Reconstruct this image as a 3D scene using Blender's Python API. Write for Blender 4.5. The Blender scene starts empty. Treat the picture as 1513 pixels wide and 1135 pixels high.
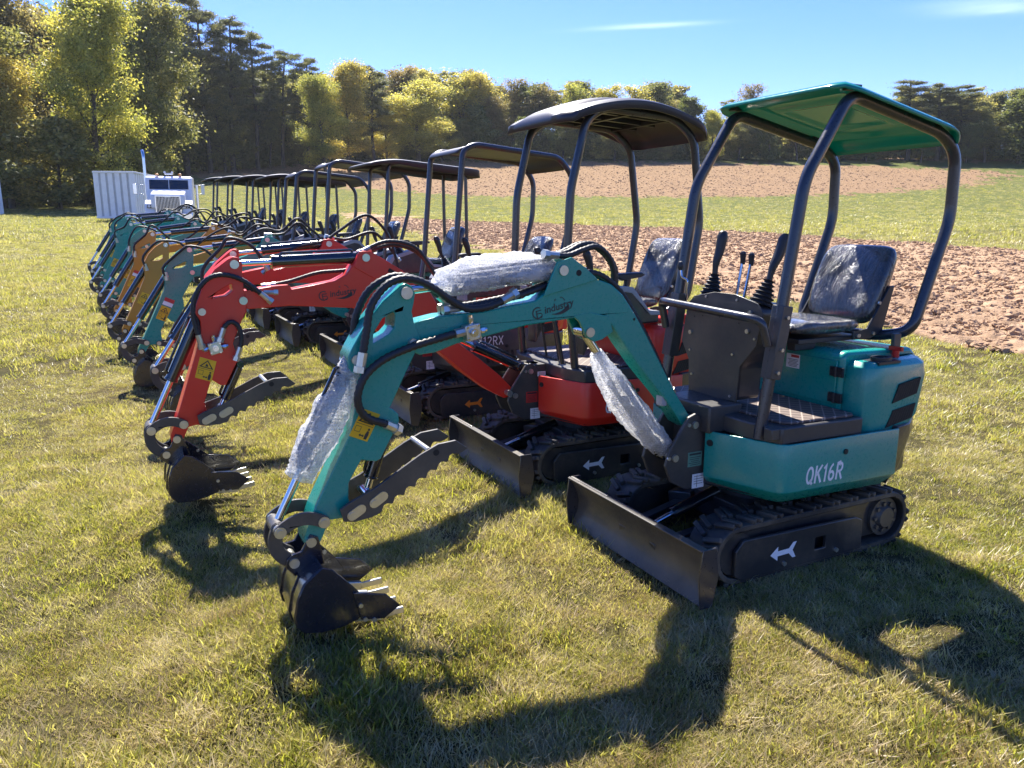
import bpy, bmesh, math, random
import numpy as np
from mathutils import Vector, Matrix
from mathutils.geometry import tessellate_polygon
random.seed(7); RS = np.random.RandomState(11)
R = math.radians
sc = bpy.context.scene
COL = sc.collection
D = bpy.data

# ------------------------------------------------------------------ terrain height
def hh(x, y):
    x = np.asarray(x, float); y = np.asarray(y, float)
    sp = lambda t, w: w*np.logaddexp(0, t/w)
    h = .05*sp(y-5.5, .7) - .02*sp(y-18, 2)
    yy = np.clip(y, 45, 150)
    h = h + .00078*(yy-45)**2 + np.where(y > 150, (y-150)*.086, 0)
    h = h + .075*np.exp(-((x+.72)**2+(y-2.75)**2)/.22) + .10*np.exp(-((x+1.9)**2+(y-4.1)**2)/.4)
    return h
def H(x, y): return float(hh(x, y))

# ------------------------------------------------------------------ materials
def nt(name):
    m = D.materials.new(name); m.use_nodes = True
    n = m.node_tree; b = n.nodes['Principled BSDF']
    return m, n, b
def N(n, t, **kw):
    o = n.nodes.new(t)
    for k, v in kw.items(): setattr(o, k, v)
    return o
def noise(n, scale, detail=4, rough=.55, vec=None, dist=0):
    t = N(n, 'ShaderNodeTexNoise'); t.inputs['Scale'].default_value = scale
    t.inputs['Detail'].default_value = detail; t.inputs['Roughness'].default_value = rough
    t.inputs['Distortion'].default_value = dist
    if vec is not None: n.links.new(vec, t.inputs['Vector'])
    return t
def ramp(n, src, stops):
    r = N(n, 'ShaderNodeValToRGB'); e = r.color_ramp.elements
    while len(e) < len(stops): e.new(.5)
    for i, (p, c) in enumerate(stops):
        e[i].position = p; e[i].color = (*c, 1) if len(c) == 3 else c
    n.links.new(src, r.inputs[0]); return r
def mixc(n, f, a, b, mode='MIX'):
    m = N(n, 'ShaderNodeMix', data_type='RGBA', blend_type=mode)
    for i, v in ((0, f), (6, a), (7, b)):
        if hasattr(v, 'links') or hasattr(v, 'is_linked'): n.links.new(v, m.inputs[i])
        else: m.inputs[i].default_value = v if i == 0 else (*v, 1)
    return m.outputs[2]
def geo_pos(n): return N(n, 'ShaderNodeNewGeometry').outputs['Position']
def obj_co(n): return N(n, 'ShaderNodeTexCoord').outputs['Object']
def bump(n, b, src, strength, dist=.01):
    k = N(n, 'ShaderNodeBump'); k.inputs['Strength'].default_value = strength; k.inputs['Distance'].default_value = dist
    n.links.new(src, k.inputs['Height']); n.links.new(k.outputs[0], b.inputs['Normal']); return k

def mat_paint(name, c, rough=.3, dust=.25, metal=0., coat=.4, bmp=.08):
    m, n, b = nt(name)
    co = obj_co(n)
    big = noise(n, 3.0, 5, .6, co); fine = noise(n, 60, 4, .7, co)
    d = ramp(n, big.outputs[0], [(.45, (0, 0, 0)), (.75, (dust,)*3)])
    dm = N(n, 'ShaderNodeMath', operation='MULTIPLY'); n.links.new(d.outputs[0], dm.inputs[0]); n.links.new(fine.outputs[0], dm.inputs[1])
    col = mixc(n, dm.outputs[0], c, (.32, .25, .16))
    n.links.new(col, b.inputs['Base Color'])
    rr = ramp(n, fine.outputs[0], [(.3, (rough*.8,)*3), (.8, (min(1, rough*1.5),)*3)])
    n.links.new(rr.outputs[0], b.inputs['Roughness'])
    b.inputs['Metallic'].default_value = metal
    b.inputs['Coat Weight'].default_value = coat; b.inputs['Coat Roughness'].default_value = .12
    bump(n, b, noise(n, 9, 3, .5, co).outputs[0], bmp, .01)
    return m
def mat_plain(name, c, rough=.5, metal=0., bs=0., scale=40, spec=.5):
    m, n, b = nt(name)
    f = noise(n, scale, 4, .6, obj_co(n))
    col = mixc(n, f.outputs[0], tuple(x*.8 for x in c), tuple(min(1, x*1.18) for x in c))
    n.links.new(col, b.inputs['Base Color'])
    b.inputs['Roughness'].default_value = rough; b.inputs['Metallic'].default_value = metal
    b.inputs['Specular IOR Level'].default_value = spec
    if bs: bump(n, b, f.outputs[0], bs, .004)
    return m
M = {}
M['teal'] = mat_paint('teal_paint', (.0, .255, .212), .28, .16, coat=.3)
def fibreglass():
    m = mat_paint('green_fibreglass', (.0, .27, .21), .18, .06); n = m.node_tree; b = n.nodes['Principled BSDF']
    tl = N(n, 'ShaderNodeBsdfTranslucent'); tl.inputs[0].default_value = (.0, .34, .25, 1); mx = N(n, 'ShaderNodeMixShader'); mx.inputs[0].default_value = .22
    n.links.new(b.outputs[0], mx.inputs[1]); n.links.new(tl.outputs[0], mx.inputs[2]); n.links.new(mx.outputs[0], n.nodes['Material Output'].inputs[0]); return m
M['roofteal'] = fibreglass()
M['red'] = mat_paint('red_paint', (.66, .022, .010), .36, .14, coat=.12)
M['orange'] = mat_paint('yellow_orange_paint', (.50, .21, .012), .35, .14)
M['black'] = mat_paint('black_paint', (.019, .020, .024), .36, .55, coat=.2)
M['steel_black'] = mat_paint('charcoal_paint', (.040, .039, .039), .45, .5, coat=.12)
M['tube'] = mat_paint('dark_tube_paint', (.022, .024, .033), .3, .10, coat=.5)
M['bucket'] = mat_paint('bucket_paint', (.008, .010, .02), .22, .10, coat=.7)
M['cyl'] = mat_paint('gloss_black_paint', (.008, .009, .013), .16, .04, coat=1, bmp=.02)
M['rubber'] = mat_paint('track_rubber', (.022, .021, .020), .6, 1.0, coat=0, bmp=.6)
M['hose'] = mat_plain('hose_rubber', (.016, .016, .018), .5, bs=.5, scale=120)
M['chrome'] = mat_plain('chrome', (.62, .63, .66), .13, 1., scale=5)
M['pin'] = mat_plain('zinc_steel', (.55, .55, .50), .32, .85, bs=.2)
M['plastic'] = mat_plain('black_plastic', (.02, .021, .024), .42)
M['roofblack'] = mat_plain('canopy_plastic', (.027, .026, .036), .42, bs=.15, scale=150)
M['grey'] = mat_plain('light_grey_plastic', (.30, .31, .34), .45)
M['redplastic'] = mat_plain('red_plastic', (.6, .01, .01), .35)
M['white'] = mat_plain('white_sticker', (.78, .78, .80), .4, scale=15)
M['print'] = mat_plain('dark_print', (.02, .02, .025), .5)
M['yellow'] = mat_plain('yellow_sticker', (.72, .42, .01), .38, scale=15)
M['greenlabel'] = mat_plain('green_label', (.10, .24, .19), .4)
M['redlabel'] = mat_plain('red_label', (.50, .03, .03), .4)
M['orangemark'] = mat_plain('orange_mark', (.75, .22, .02), .4)
M['mesh'] = mat_plain('dark_grille', (.006, .007, .008), .7, bs=.6, scale=200)
def seat_mat():
    m, n, b = nt('seat_vinyl_under_plastic')
    co = obj_co(n)
    mp = N(n, 'ShaderNodeMapping'); mp.inputs['Scale'].default_value = (1.6, 1.6, .55); n.links.new(co, mp.inputs[0])
    w = noise(n, 6, 6, .7, mp.outputs[0], dist=1.6)
    wr = ramp(n, w.outputs[0], [(.42, (.028, .029, .033)), (.64, (.075, .078, .086)), (.76, (.30, .31, .33))])
    n.links.new(wr.outputs[0], b.inputs['Base Color'])
    b.inputs['Roughness'].default_value = .22; b.inputs['Coat Weight'].default_value = .8; b.inputs['Coat Roughness'].default_value = .1
    bump(n, b, w.outputs[0], .9, .03); return m
M['seat'] = seat_mat()
def mat_mat():
    m, n, b = nt('quilted_floor_mat')
    co = obj_co(n)
    cols = []
    for ang in (45, -45):
        mp = N(n, 'ShaderNodeMapping'); mp.inputs['Rotation'].default_value = (0, 0, R(ang)); n.links.new(co, mp.inputs[0])
        w = N(n, 'ShaderNodeTexWave'); w.inputs['Scale'].default_value = 6.5; n.links.new(mp.outputs[0], w.inputs[0]); cols.append(w)
    mx = N(n, 'ShaderNodeMath', operation='MAXIMUM'); n.links.new(cols[0].outputs[1], mx.inputs[0]); n.links.new(cols[1].outputs[1], mx.inputs[1])
    r = ramp(n, mx.outputs[0], [(.94, (.085, .058, .050)), (.985, (.30, .24, .20))]); n.links.new(r.outputs[0], b.inputs['Base Color'])
    b.inputs['Roughness'].default_value = .6
    bump(n, b, mx.outputs[0], -.5, .01); return m
M['mat'] = mat_mat()
def wrap_mat():
    m, n, b = nt('bubble_wrap_film')
    co = obj_co(n)
    v = N(n, 'ShaderNodeTexVoronoi'); v.inputs['Scale'].default_value = 80; v.inputs['Randomness'].default_value = .12; n.links.new(co, v.inputs['Vector'])
    bub = ramp(n, v.outputs['Distance'], [(.28, (1, 1, 1)), (.42, (0, 0, 0))])
    big = noise(n, 7, 5, .65, co, 1.5)
    b.inputs['Base Color'].default_value = (.95, .96, .98, 1); b.inputs['Roughness'].default_value = .12
    b.inputs['Specular IOR Level'].default_value = .9
    add = N(n, 'ShaderNodeMath', operation='MULTIPLY_ADD'); n.links.new(bub.outputs[0], add.inputs[0]); add.inputs[1].default_value = .35; n.links.new(big.outputs[0], add.inputs[2])
    k = bump(n, b, add.outputs[0], 1.0, .02)
    tr = N(n, 'ShaderNodeBsdfTransparent'); tl = N(n, 'ShaderNodeBsdfTranslucent'); tl.inputs[0].default_value = (.95, .96, .98, 1)
    n.links.new(k.outputs[0], tl.inputs['Normal'])
    m1 = N(n, 'ShaderNodeMixShader'); m1.inputs[0].default_value = .6; n.links.new(b.outputs[0], m1.inputs[1]); n.links.new(tl.outputs[0], m1.inputs[2])
    fac0 = ramp(n, big.outputs[0], [(.35, (.48,)*3), (.62, (.16,)*3)]); fac = N(n, 'ShaderNodeMix', data_type='RGBA'); n.links.new(bub.outputs[0], fac.inputs[0]); n.links.new(fac0.outputs[0], fac.inputs[6]); fac.inputs[7].default_value = (.10, .10, .10, 1)
    m2 = N(n, 'ShaderNodeMixShader'); n.links.new(fac.outputs[2], m2.inputs[0]); n.links.new(m1.outputs[0], m2.inputs[1]); n.links.new(tr.outputs[0], m2.inputs[2])
    n.links.new(m2.outputs[0], n.nodes['Material Output'].inputs[0]); return m
M['wrap'] = wrap_mat()
def film_mat():
    m, n, b = nt('clear_seat_film')
    big = noise(n, 6, 6, .7, obj_co(n), 3)
    b.inputs['Base Color'].default_value = (.8, .83, .9, 1); b.inputs['Roughness'].default_value = .1
    k = bump(n, b, big.outputs[0], 1.0, .05)
    tr = N(n, 'ShaderNodeBsdfTransparent')
    fac = ramp(n, big.outputs[0], [(.45, (.93,)*3), (.70, (.45,)*3)])
    m2 = N(n, 'ShaderNodeMixShader'); n.links.new(fac.outputs[0], m2.inputs[0]); n.links.new(b.outputs[0], m2.inputs[1]); n.links.new(tr.outputs[0], m2.inputs[2])
    n.links.new(m2.outputs[0], n.nodes['Material Output'].inputs[0]); return m
M['film'] = film_mat()

# ------------------------------------------------------------------ mesh builder
SPLIT = {'cover_bolt', 'end_plate', 'panel_hole', 'hinge', 'pin', 'push_arm', 'boom_pin', 'arm_pin', 'link_pin', 'bucket_pin', 'cutter_bolt', 'side_cutter', 'tooth', 'bucket_ear', 'side_link', 'bucket_link', 'lug_plate', 'lug_hole', 'console_bolt', 'console_hole', 'post_sleeve', 'sleeve_bolt', 'post_mount', 'roof_clamp', 'hose_fitting', 'valve_fitting', 'thumb', 'thumb_pin', 'seat_bolt', 'roof_bolt', 'roof_stiffener', 'travel_lever', 'white_label', 'side_louvre', 'lens', 'label_print', 'rib', 'rail', 'air_horn'}
class G:
    def __init__(s): s.v = []; s.f = []; s.m = []; s.cur = 0
    def add(s, vs, fs):
        o = len(s.v); s.v += [tuple(v) for v in vs]; s.f += [tuple(i+o for i in f) for f in fs]; s.m += [s.cur]*len(fs); return s
    def box(s, c, d, rot=None):
        hx, hy, hz = d[0]/2, d[1]/2, d[2]/2
        vs = [Vector((x, y, z)) for x in (-hx, hx) for y in (-hy, hy) for z in (-hz, hz)]
        if rot is not None: vs = [rot @ v for v in vs]
        c = Vector(c); vs = [v+c for v in vs]
        return s.add(vs, [(0, 1, 3, 2), (4, 6, 7, 5), (0, 4, 5, 1), (2, 3, 7, 6), (0, 2, 6, 4), (1, 5, 7, 3)])
    def beam(s, p0, p1, w, h, up=(0, 0, 1)):
        p0, p1 = Vector(p0), Vector(p1); d = p1-p0; L = d.length; x = d/L; y = Vector(up).cross(x).normalized(); z = x.cross(y)
        return s.box((p0+p1)/2, (L, w, h), Matrix((x, y, z)).transposed())
    def prism(s, poly, a, b, holes=(), ax='y'):
        # poly in (f,z) extruded along l from a to b ; ax='z': poly in (x,y) extruded in z
        loops = [list(poly)]+[list(h) for h in holes]
        tri = tessellate_polygon([[Vector((p[0], p[1], 0)) for p in l] for l in loops])
        flat = [p for l in loops for p in l]; n = len(flat)
        P = (lambda p, t: (p[0], t, p[1])) if ax == 'y' else (lambda p, t: (p[0], p[1], t))
        vs = [P(p, a) for p in flat]+[P(p, b) for p in flat]; fs = []
        for t in tri: fs.append(tuple(t)); fs.append(tuple(i+n for i in reversed(t)))
        o = 0
        for l in loops:
            k = len(l)
            for i in range(k): j = (i+1) % k; fs.append((o+i, o+j, o+j+n, o+i+n))
            o += k
        return s.add(vs, fs)
    def cyl(s, p0, p1, r, r2=None, n=16, caps=True):
        p0, p1 = Vector(p0), Vector(p1); r2 = r if r2 is None else r2
        d = (p1-p0).normalized(); a = d.orthogonal().normalized(); b = d.cross(a)
        vs = []
        for p, rr in ((p0, r), (p1, r2)):
            for i in range(n): t = 2*math.pi*i/n; vs.append(p+a*(rr*math.cos(t))+b*(rr*math.sin(t)))
        fs = [(i, (i+1) % n, (i+1) % n+n, i+n) for i in range(n)]
        if caps: fs += [tuple(reversed(range(n))), tuple(range(n, 2*n))]
        return s.add(vs, fs)
    def tube(s, pts, r, n=10, caps=True):
        pts = [Vector(p) for p in pts]; K = len(pts); rr = r if callable(r) else (lambda t: r)
        d0 = (pts[1]-pts[0]).normalized(); a = d0.orthogonal().normalized(); vs = []
        for k, p in enumerate(pts):
            d = (pts[min(k+1, K-1)]-pts[max(k-1, 0)]).normalized()
            a = (a-d*a.dot(d)).normalized(); b = d.cross(a); q = rr(k/(K-1))
            for i in range(n): t = 2*math.pi*i/n; vs.append(p+a*(q*math.cos(t))+b*(q*math.sin(t)))
        fs = [(k*n+i, k*n+(i+1) % n, (k+1)*n+(i+1) % n, (k+1)*n+i) for k in range(K-1) for i in range(n)]
        if caps: fs += [tuple(reversed(range(n))), tuple(range((K-1)*n, K*n))]
        return s.add(vs, fs)
    def ball(s, c, r, n=10, sc_=(1, 1, 1)):
        c = Vector(c); vs = []; m = n//2+1
        for j in range(m+1):
            ph = math.pi*j/m
            for i in range(n): t = 2*math.pi*i/n; vs.append(c+Vector((r*sc_[0]*math.sin(ph)*math.cos(t), r*sc_[1]*math.sin(ph)*math.sin(t), r*sc_[2]*math.cos(ph))))
        return s.add(vs, [(j*n+i, (j+1)*n+i, (j+1)*n+(i+1) % n, j*n+(i+1) % n) for j in range(m) for i in range(n)])
    def clusters(s):
        n = len(s.v); up = list(range(n))
        def fd(a):
            while up[a] != a: up[a] = up[up[a]]; a = up[a]
            return a
        for f in s.f:
            for b in f[1:]: up[fd(f[0])] = fd(b)
        isl = {}
        for i, f in enumerate(s.f): isl.setdefault(fd(f[0]), []).append(i)
        L = []
        for fs in isl.values():
            P = np.array([s.v[j] for i in fs for j in s.f[i]]); L.append([fs, P.min(0)-.002, P.max(0)+.002])
        ch = True
        while ch:
            ch = False
            for i in range(len(L)):
                for j in range(i+1, len(L)):
                    if np.all(L[i][1] < L[j][2]) and np.all(L[j][1] < L[i][2]):
                        L[i] = [L[i][0]+L[j][0], np.minimum(L[i][1], L[j][1]), np.maximum(L[i][2], L[j][2])]; del L[j]; ch = True; break
                if ch: break
        return [l[0] for l in L]
    def build(s, name, mats, parent=None, bevel=0, ang=35, seg=2, local=True):
        if name in SPLIT and parent is not None:
            cs = s.clusters()
            if len(cs) > 1:
                first = None
                for fs in cs:
                    g = G(); mp = {}
                    for i in fs:
                        for j in s.f[i]:
                            if j not in mp: mp[j] = len(g.v); g.v.append(s.v[j])
                        g.f.append(tuple(mp[j] for j in s.f[i])); g.m.append(s.m[i])
                    o = g._build(name, mats, parent, bevel, ang, seg); first = first or o
                return first
        return s._build(name, mats, parent, bevel, ang, seg)
    def _build(s, name, mats, parent=None, bevel=0, ang=35, seg=2):
        me = D.meshes.new(name); me.from_pydata(s.v, [], s.f)
        if not isinstance(mats, (list, tuple)): mats = [mats]
        for m in mats: me.materials.append(M[m] if isinstance(m, str) else m)
        me.polygons.foreach_set('material_index', s.m)
        bm = bmesh.new(); bm.from_mesh(me); bmesh.ops.remove_doubles(bm, verts=bm.verts, dist=1e-6)
        bmesh.ops.recalc_face_normals(bm, faces=bm.faces); bm.to_mesh(me); bm.free()
        me.polygons.foreach_set('use_smooth', [True]*len(me.polygons)); me.set_sharp_from_angle(angle=R(ang))
        o = D.objects.new(name, me); COL.objects.link(o)
        if parent: o.parent = parent
        if bevel:
            b = o.modifiers.new('bevel', 'BEVEL'); b.width = bevel; b.segments = seg; b.limit_method = 'ANGLE'; b.angle_limit = R(35); b.harden_normals = False
        return o
def catmull(pts, k=6):
    P = [Vector(p) for p in pts]; out = []
    for i in range(len(P)-1):
        a, b, c, d = P[max(i-1, 0)], P[i], P[i+1], P[min(i+2, len(P)-1)]
        for j in range(k):
            t = j/k; out.append(.5*((2*b)+(c-a)*t+(2*a-5*b+4*c-d)*t*t+(3*b-a-3*c+d)*t**3))
    return out+[P[-1]]
def fillet(pts, rad, k=6):
    P = [Vector(p) for p in pts]; out = [P[0]]
    for i in range(1, len(P)-1):
        a, b, c = P[i-1], P[i], P[i+1]; u = (a-b); w = (c-b); t = min(rad, u.length*.48, w.length*.48)
        s0 = b+u.normalized()*t; s1 = b+w.normalized()*t
        for j in range(k+1): q = j/k; out.append(s0*(1-q)**2+b*2*q*(1-q)+s1*q*q)
    return out+[P[-1]]
def tag(o, label=None, cat=None, group=None, kind=None):
    if label: o['label'] = label
    if cat: o['category'] = cat
    if group: o['group'] = group
    if kind: o['kind'] = kind
    return o
def empty(name, loc, rz=0):
    o = D.objects.new(name, None); COL.objects.link(o); o.location = loc; o.rotation_euler = (0, 0, rz); o.empty_display_size = .2; return o
FONTCACHE = {}
def text_mesh(txt, size=1, shear=0, spacing=1.):
    key = (txt, size, shear, spacing)
    if key not in FONTCACHE:
        cu = D.curves.new('lettering', 'FONT'); cu.body = txt; cu.size = size; cu.shear = shear; cu.extrude = .0; cu.space_character = spacing
        cu.offset = size*.015; cu.resolution_u = 3
        o = D.objects.new('lettering', cu); COL.objects.link(o); dg = bpy.context.evaluated_depsgraph_get()
        me = D.meshes.new_from_object(o.evaluated_get(dg)); D.objects.remove(o)
        FONTCACHE[key] = ([v.co.copy() for v in me.vertices], [tuple(p.vertices) for p in me.polygons])
    return FONTCACHE[key]
def put_text(g, txt, origin, xd, yd, size, shear=0, sx=1., spacing=1., lift=0.):
    vs, fs = text_mesh(txt, size, shear, spacing); o = Vector(origin); xd = Vector(xd).normalized(); yd = Vector(yd).normalized(); n = xd.cross(yd)
    return g.add([o+xd*(v.x*sx)+yd*v.y+n*lift for v in vs], fs)

def _arc(cx, cy, rx, ry, a0, a1, k=10): return [(cx+rx*math.cos(R(a)), cy+ry*math.sin(R(a))) for a in np.linspace(a0, a1, k)]
GLYPH = {'Q': (.62, [_arc(.31, .5, .24, .43, 0, 360, 24), [(.36, .24), (.58, -.03)]]), 'K': (.60, [[(.09, 0), (.09, 1)], [(.56, 1), (.13, .45)], [(.25, .58), (.58, 0)]]),
 '1': (.36, [[(.05, .76), (.22, .93), (.22, 0)]]), '6': (.56, [_arc(.28, .29, .20, .23, 0, 360, 18), _arc(.42, .36, .34, .58, 180, 98, 8)]), '2': (.56, [_arc(.28, .72, .20, .21, 165, -30, 10)+[(.08, .065), (.52, .065)]]),
 'R': (.60, [[(.09, 0), (.09, .93), (.32, .93)]+_arc(.32, .70, .20, .23, 90, -90, 8)+[(.10, .47)], [(.30, .47), (.56, 0)]]),
 'M': (.76, [[(.09, 0), (.09, .93), (.38, .2), (.67, .93), (.67, 0)]]), 'X': (.60, [[(.05, 0), (.55, 1)], [(.55, 0), (.05, 1)]])}
def stroke_text(g, txt, o, xd, yd, size, w=.15, shear=.12, sx=.8, lift=.008):
    o = Vector(o); xd = Vector(xd).normalized(); yd = Vector(yd).normalized(); n = xd.cross(yd)*lift; cx = 0
    T = lambda p: o+xd*((cx+p[0]*sx+p[1]*shear)*size)+yd*(p[1]*size)+n
    for ch in txt:
        adv, strokes = GLYPH[ch]
        for st in strokes:
            q = [Vector(p) for p in st]; L_, R_ = [], []
            for i, p in enumerate(q):
                d0 = (q[i]-q[i-1]).normalized() if i else (q[1]-q[0]).normalized(); d1 = (q[i+1]-q[i]).normalized() if i < len(q)-1 else d0
                if (q[0]-q[-1]).length < .01 and i in (0, len(q)-1): d0 = (q[-1]-q[-2]).normalized(); d1 = (q[1]-q[0]).normalized()
                t = d0+d1; t = t.normalized() if t.length > .1 else d0; nn = Vector((-t.y, t.x)); m = w/2/max(.45, nn.dot(Vector((-d1.y, d1.x)))); L_.append(p+nn*m); R_.append(p-nn*m)
            g.add([T(p) for p in L_+R_], [(i, i+1, len(q)+i+1, len(q)+i) for i in range(len(q)-1)])
        cx += (adv+.10)*sx
    return g
# ------------------------------------------------------------------ excavator profiles, local frame: x forward, y machine left, z up
BOOM_A = [(1.152,1.135),(1.159,1.169),(1.141,1.209),(1.114,1.233),(1.005,1.253),(0.826,1.26),(0.595,1.293),(0.521,1.336),(0.5,1.379),(0.493,1.417),(0.466,1.442),(0.415,1.440),(0.376,1.408),(0.335,1.375),(0.275,1.364),(0.221,1.345),(0.164,1.301),(0.104,1.224),(0.043,1.136),(-0.034,1.014),(-0.139,0.846),(-0.234,0.718),(-0.282,0.628),(-0.192,0.679),(-0.092,0.81),(0.059,0.973),(0.144,1.076),(0.21,1.164),(0.249,1.200),(0.326,1.218),(0.416,1.211),(0.634,1.194),(0.827,1.159),(0.939,1.141),(1.029,1.113),(1.095,1.108)]
LIFTLUG_A = [(0.412,1.222),(0.322,1.231),(0.235,1.212),(0.209,1.142),(0.264,1.112),(0.305,1.104),(0.344,1.126),(0.379,1.193)]
ARM_A = [(1.166,1.375),(1.145,1.383),(1.121,1.37),(1.109,1.343),(1.115,1.31),(1.124,1.276),(1.117,1.235),(1.091,1.173),(1.117,1.113),(1.154,1.047),(1.215,0.927),(1.225,0.915),(1.207,0.905),(1.189,0.887),(1.187,0.86),(1.21,0.815),(1.234,0.775),(1.264,0.72),(1.286,0.711),(1.341,0.726),(1.393,0.642),(1.396,0.586),(1.388,0.544),(1.397,0.513),(1.426,0.507),(1.474,0.508),(1.496,0.455),(1.517,0.416),(1.543,0.405),(1.565,0.42),(1.57,0.453),(1.521,0.571),(1.451,0.7),(1.378,0.835),(1.349,0.962),(1.348,1.039),(1.372,1.079),(1.375,1.122),(1.356,1.157),(1.3,1.246),(1.235,1.32)]
HOLE_A = [(1.279,1.165),(1.275,1.205),(1.239,1.256),(1.196,1.28),(1.19,1.266),(1.195,1.22),(1.22,1.195)]
PIN_A = dict(head=(1.146,1.347), ab=(1.127,1.159), ct=(1.345,1.11), la=(1.498,.514), lc=(1.658,.502), bp=(1.546,.438), lb=(1.612,.368), th=(1.39,.52), lug=(.47,1.412), lift=(.329,1.147), foot=(-.235,.68), lfoot=(-.126,.535), tct=(1.215,.85), tcb=(1.362,.628))
BOOM_B = [(1.494,1.192),(1.493,1.22),(1.459,1.252),(1.319,1.271),(1.223,1.276),(1.213,1.251),(0.977,1.289),(0.912,1.319),(0.865,1.38),(0.837,1.435),(0.809,1.454),(0.766,1.442),(0.733,1.42),(0.643,1.37),(0.551,1.311),(0.482,1.27),(0.416,1.205),(0.358,1.111),(0.308,1.007),(0.235,0.887),(0.093,0.777),(-0.042,0.664),(-0.124,0.576),(-0.124,0.527),(-0.067,0.518),(0.045,0.581),(0.214,0.709),(0.375,0.854),(0.531,0.98),(0.673,1.067),(0.83,1.113),(0.882,1.135),(1.218,1.163),(1.444,1.156)]
ARM_B = [(1.532,1.416),(1.503,1.432),(1.475,1.426),(1.458,1.393),(1.461,1.347),(1.46,1.264),(1.445,1.198),(1.454,1.144),(1.48,1.098),(1.534,0.98),(1.521,0.931),(1.518,0.882),(1.544,0.835),(1.584,0.759),(1.612,0.762),(1.655,0.796),(1.697,0.678),(1.687,0.616),(1.683,0.572),(1.696,0.548),(1.745,0.561),(1.785,0.553),(1.812,0.495),(1.847,0.462),(1.873,0.478),(1.875,0.515),(1.827,0.637),(1.726,0.923),(1.686,1.039),(1.686,1.109),(1.705,1.145),(1.699,1.192),(1.656,1.294),(1.596,1.368)]
HOLE_B = [(1.623,1.218),(1.593,1.251),(1.547,1.279),(1.518,1.292),(1.515,1.254),(1.55,1.23)]
PIN_B = dict(head=(1.499,1.392), ab=(1.468,1.203), ct=(1.674,1.154), la=(1.808,.575), lc=(1.964,.559), bp=(1.847,.496), lb=(1.903,.42), th=(1.696,.578), lug=(.798,1.413), lift=(.44,1.02), foot=(-.087,.554), lfoot=(-.20,.70), tct=(1.5,.86), tcb=(1.627,.63))
def affine(src, dst):
    A = np.array([[p[0], p[1], 1] for p in src]); B = np.array(dst); X = np.linalg.solve(A, B)
    return lambda p: tuple(np.array([p[0], p[1], 1]) @ X)
def simil(s0, s1, d0, d1):
    s0, s1, d0, d1 = (complex(*p) for p in (s0, s1, d0, d1)); k = (d1-d0)/(s1-s0)
    def f(p): q = d0+k*(complex(*p)-s0); return (q.real, q.imag)
    return f
def pose_from(pins):
    """re-pose the second boom/arm profile onto another machine's pins"""
    P = dict(PIN_B); P.update(pins)
    fb = affine([PIN_B['foot'], PIN_B['ab'], PIN_B['lug']], [PIN_B['foot'], P['ab'], P['lug']])
    fa = affine([PIN_B['head'], PIN_B['la'], PIN_B['ct']], [P['head'], P['la'], P['ct']])
    P['lift'] = fb(PIN_B['lift']); P['tct'] = fa(PIN_B['tct'])
    return dict(boom=[fb(p) for p in BOOM_B], arm=[fa(p) for p in ARM_B], hole=[fa(p) for p in HOLE_B], pin=P)

def banana(p0, p1, bul, w, k=9):
    p0, p1 = Vector(p0), Vector(p1); d = p1-p0; nrm = Vector((-d.y, d.x)).normalized(); c = (p0+p1)/2+nrm*bul*2
    up, lo = [], []
    for i in range(k+1):
        t = i/k; q = p0*(1-t)**2+c*2*t*(1-t)+p1*t*t; tg = (c-p0)*(1-t)+(p1-c)*t; n = Vector((-tg.y, tg.x)).normalized(); ww = w*(1+.0*t)
        up.append(q+n*ww); lo.append(q-n*ww)
    cap = lambda c0, a0: [c0+Vector((math.cos(a0+a), math.sin(a0+a)))*w for a in np.linspace(0, math.pi, 7)[1:-1]]
    d1 = (p1-c).normalized(); a1 = math.atan2(d1.y, d1.x); d0 = (c-p0).normalized(); a0 = math.atan2(d0.y, d0.x)
    pts = up+[p for p in cap(p1, a1+math.pi/2-math.pi)][::-1]+lo[::-1]+[p for p in cap(p0, a0+math.pi/2)][::-1]
    return [(p.x, p.y) for p in pts]
def pins(g, lst, y0, y1, r, head=True):
    for p in lst:
        g.cyl((p[0], y0, p[1]), (p[0], y1, p[1]), r, n=14)
def v3(p, l=0): return Vector((p[0], l, p[1]))
ARROW = [(0, 0), (.045, .034), (.045, .012), (.115, .012), (.14, .038), (.16, .038), (.138, 0), (.16, -.038), (.14, -.038), (.115, -.012), (.045, -.012), (.045, -.034)]

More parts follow.
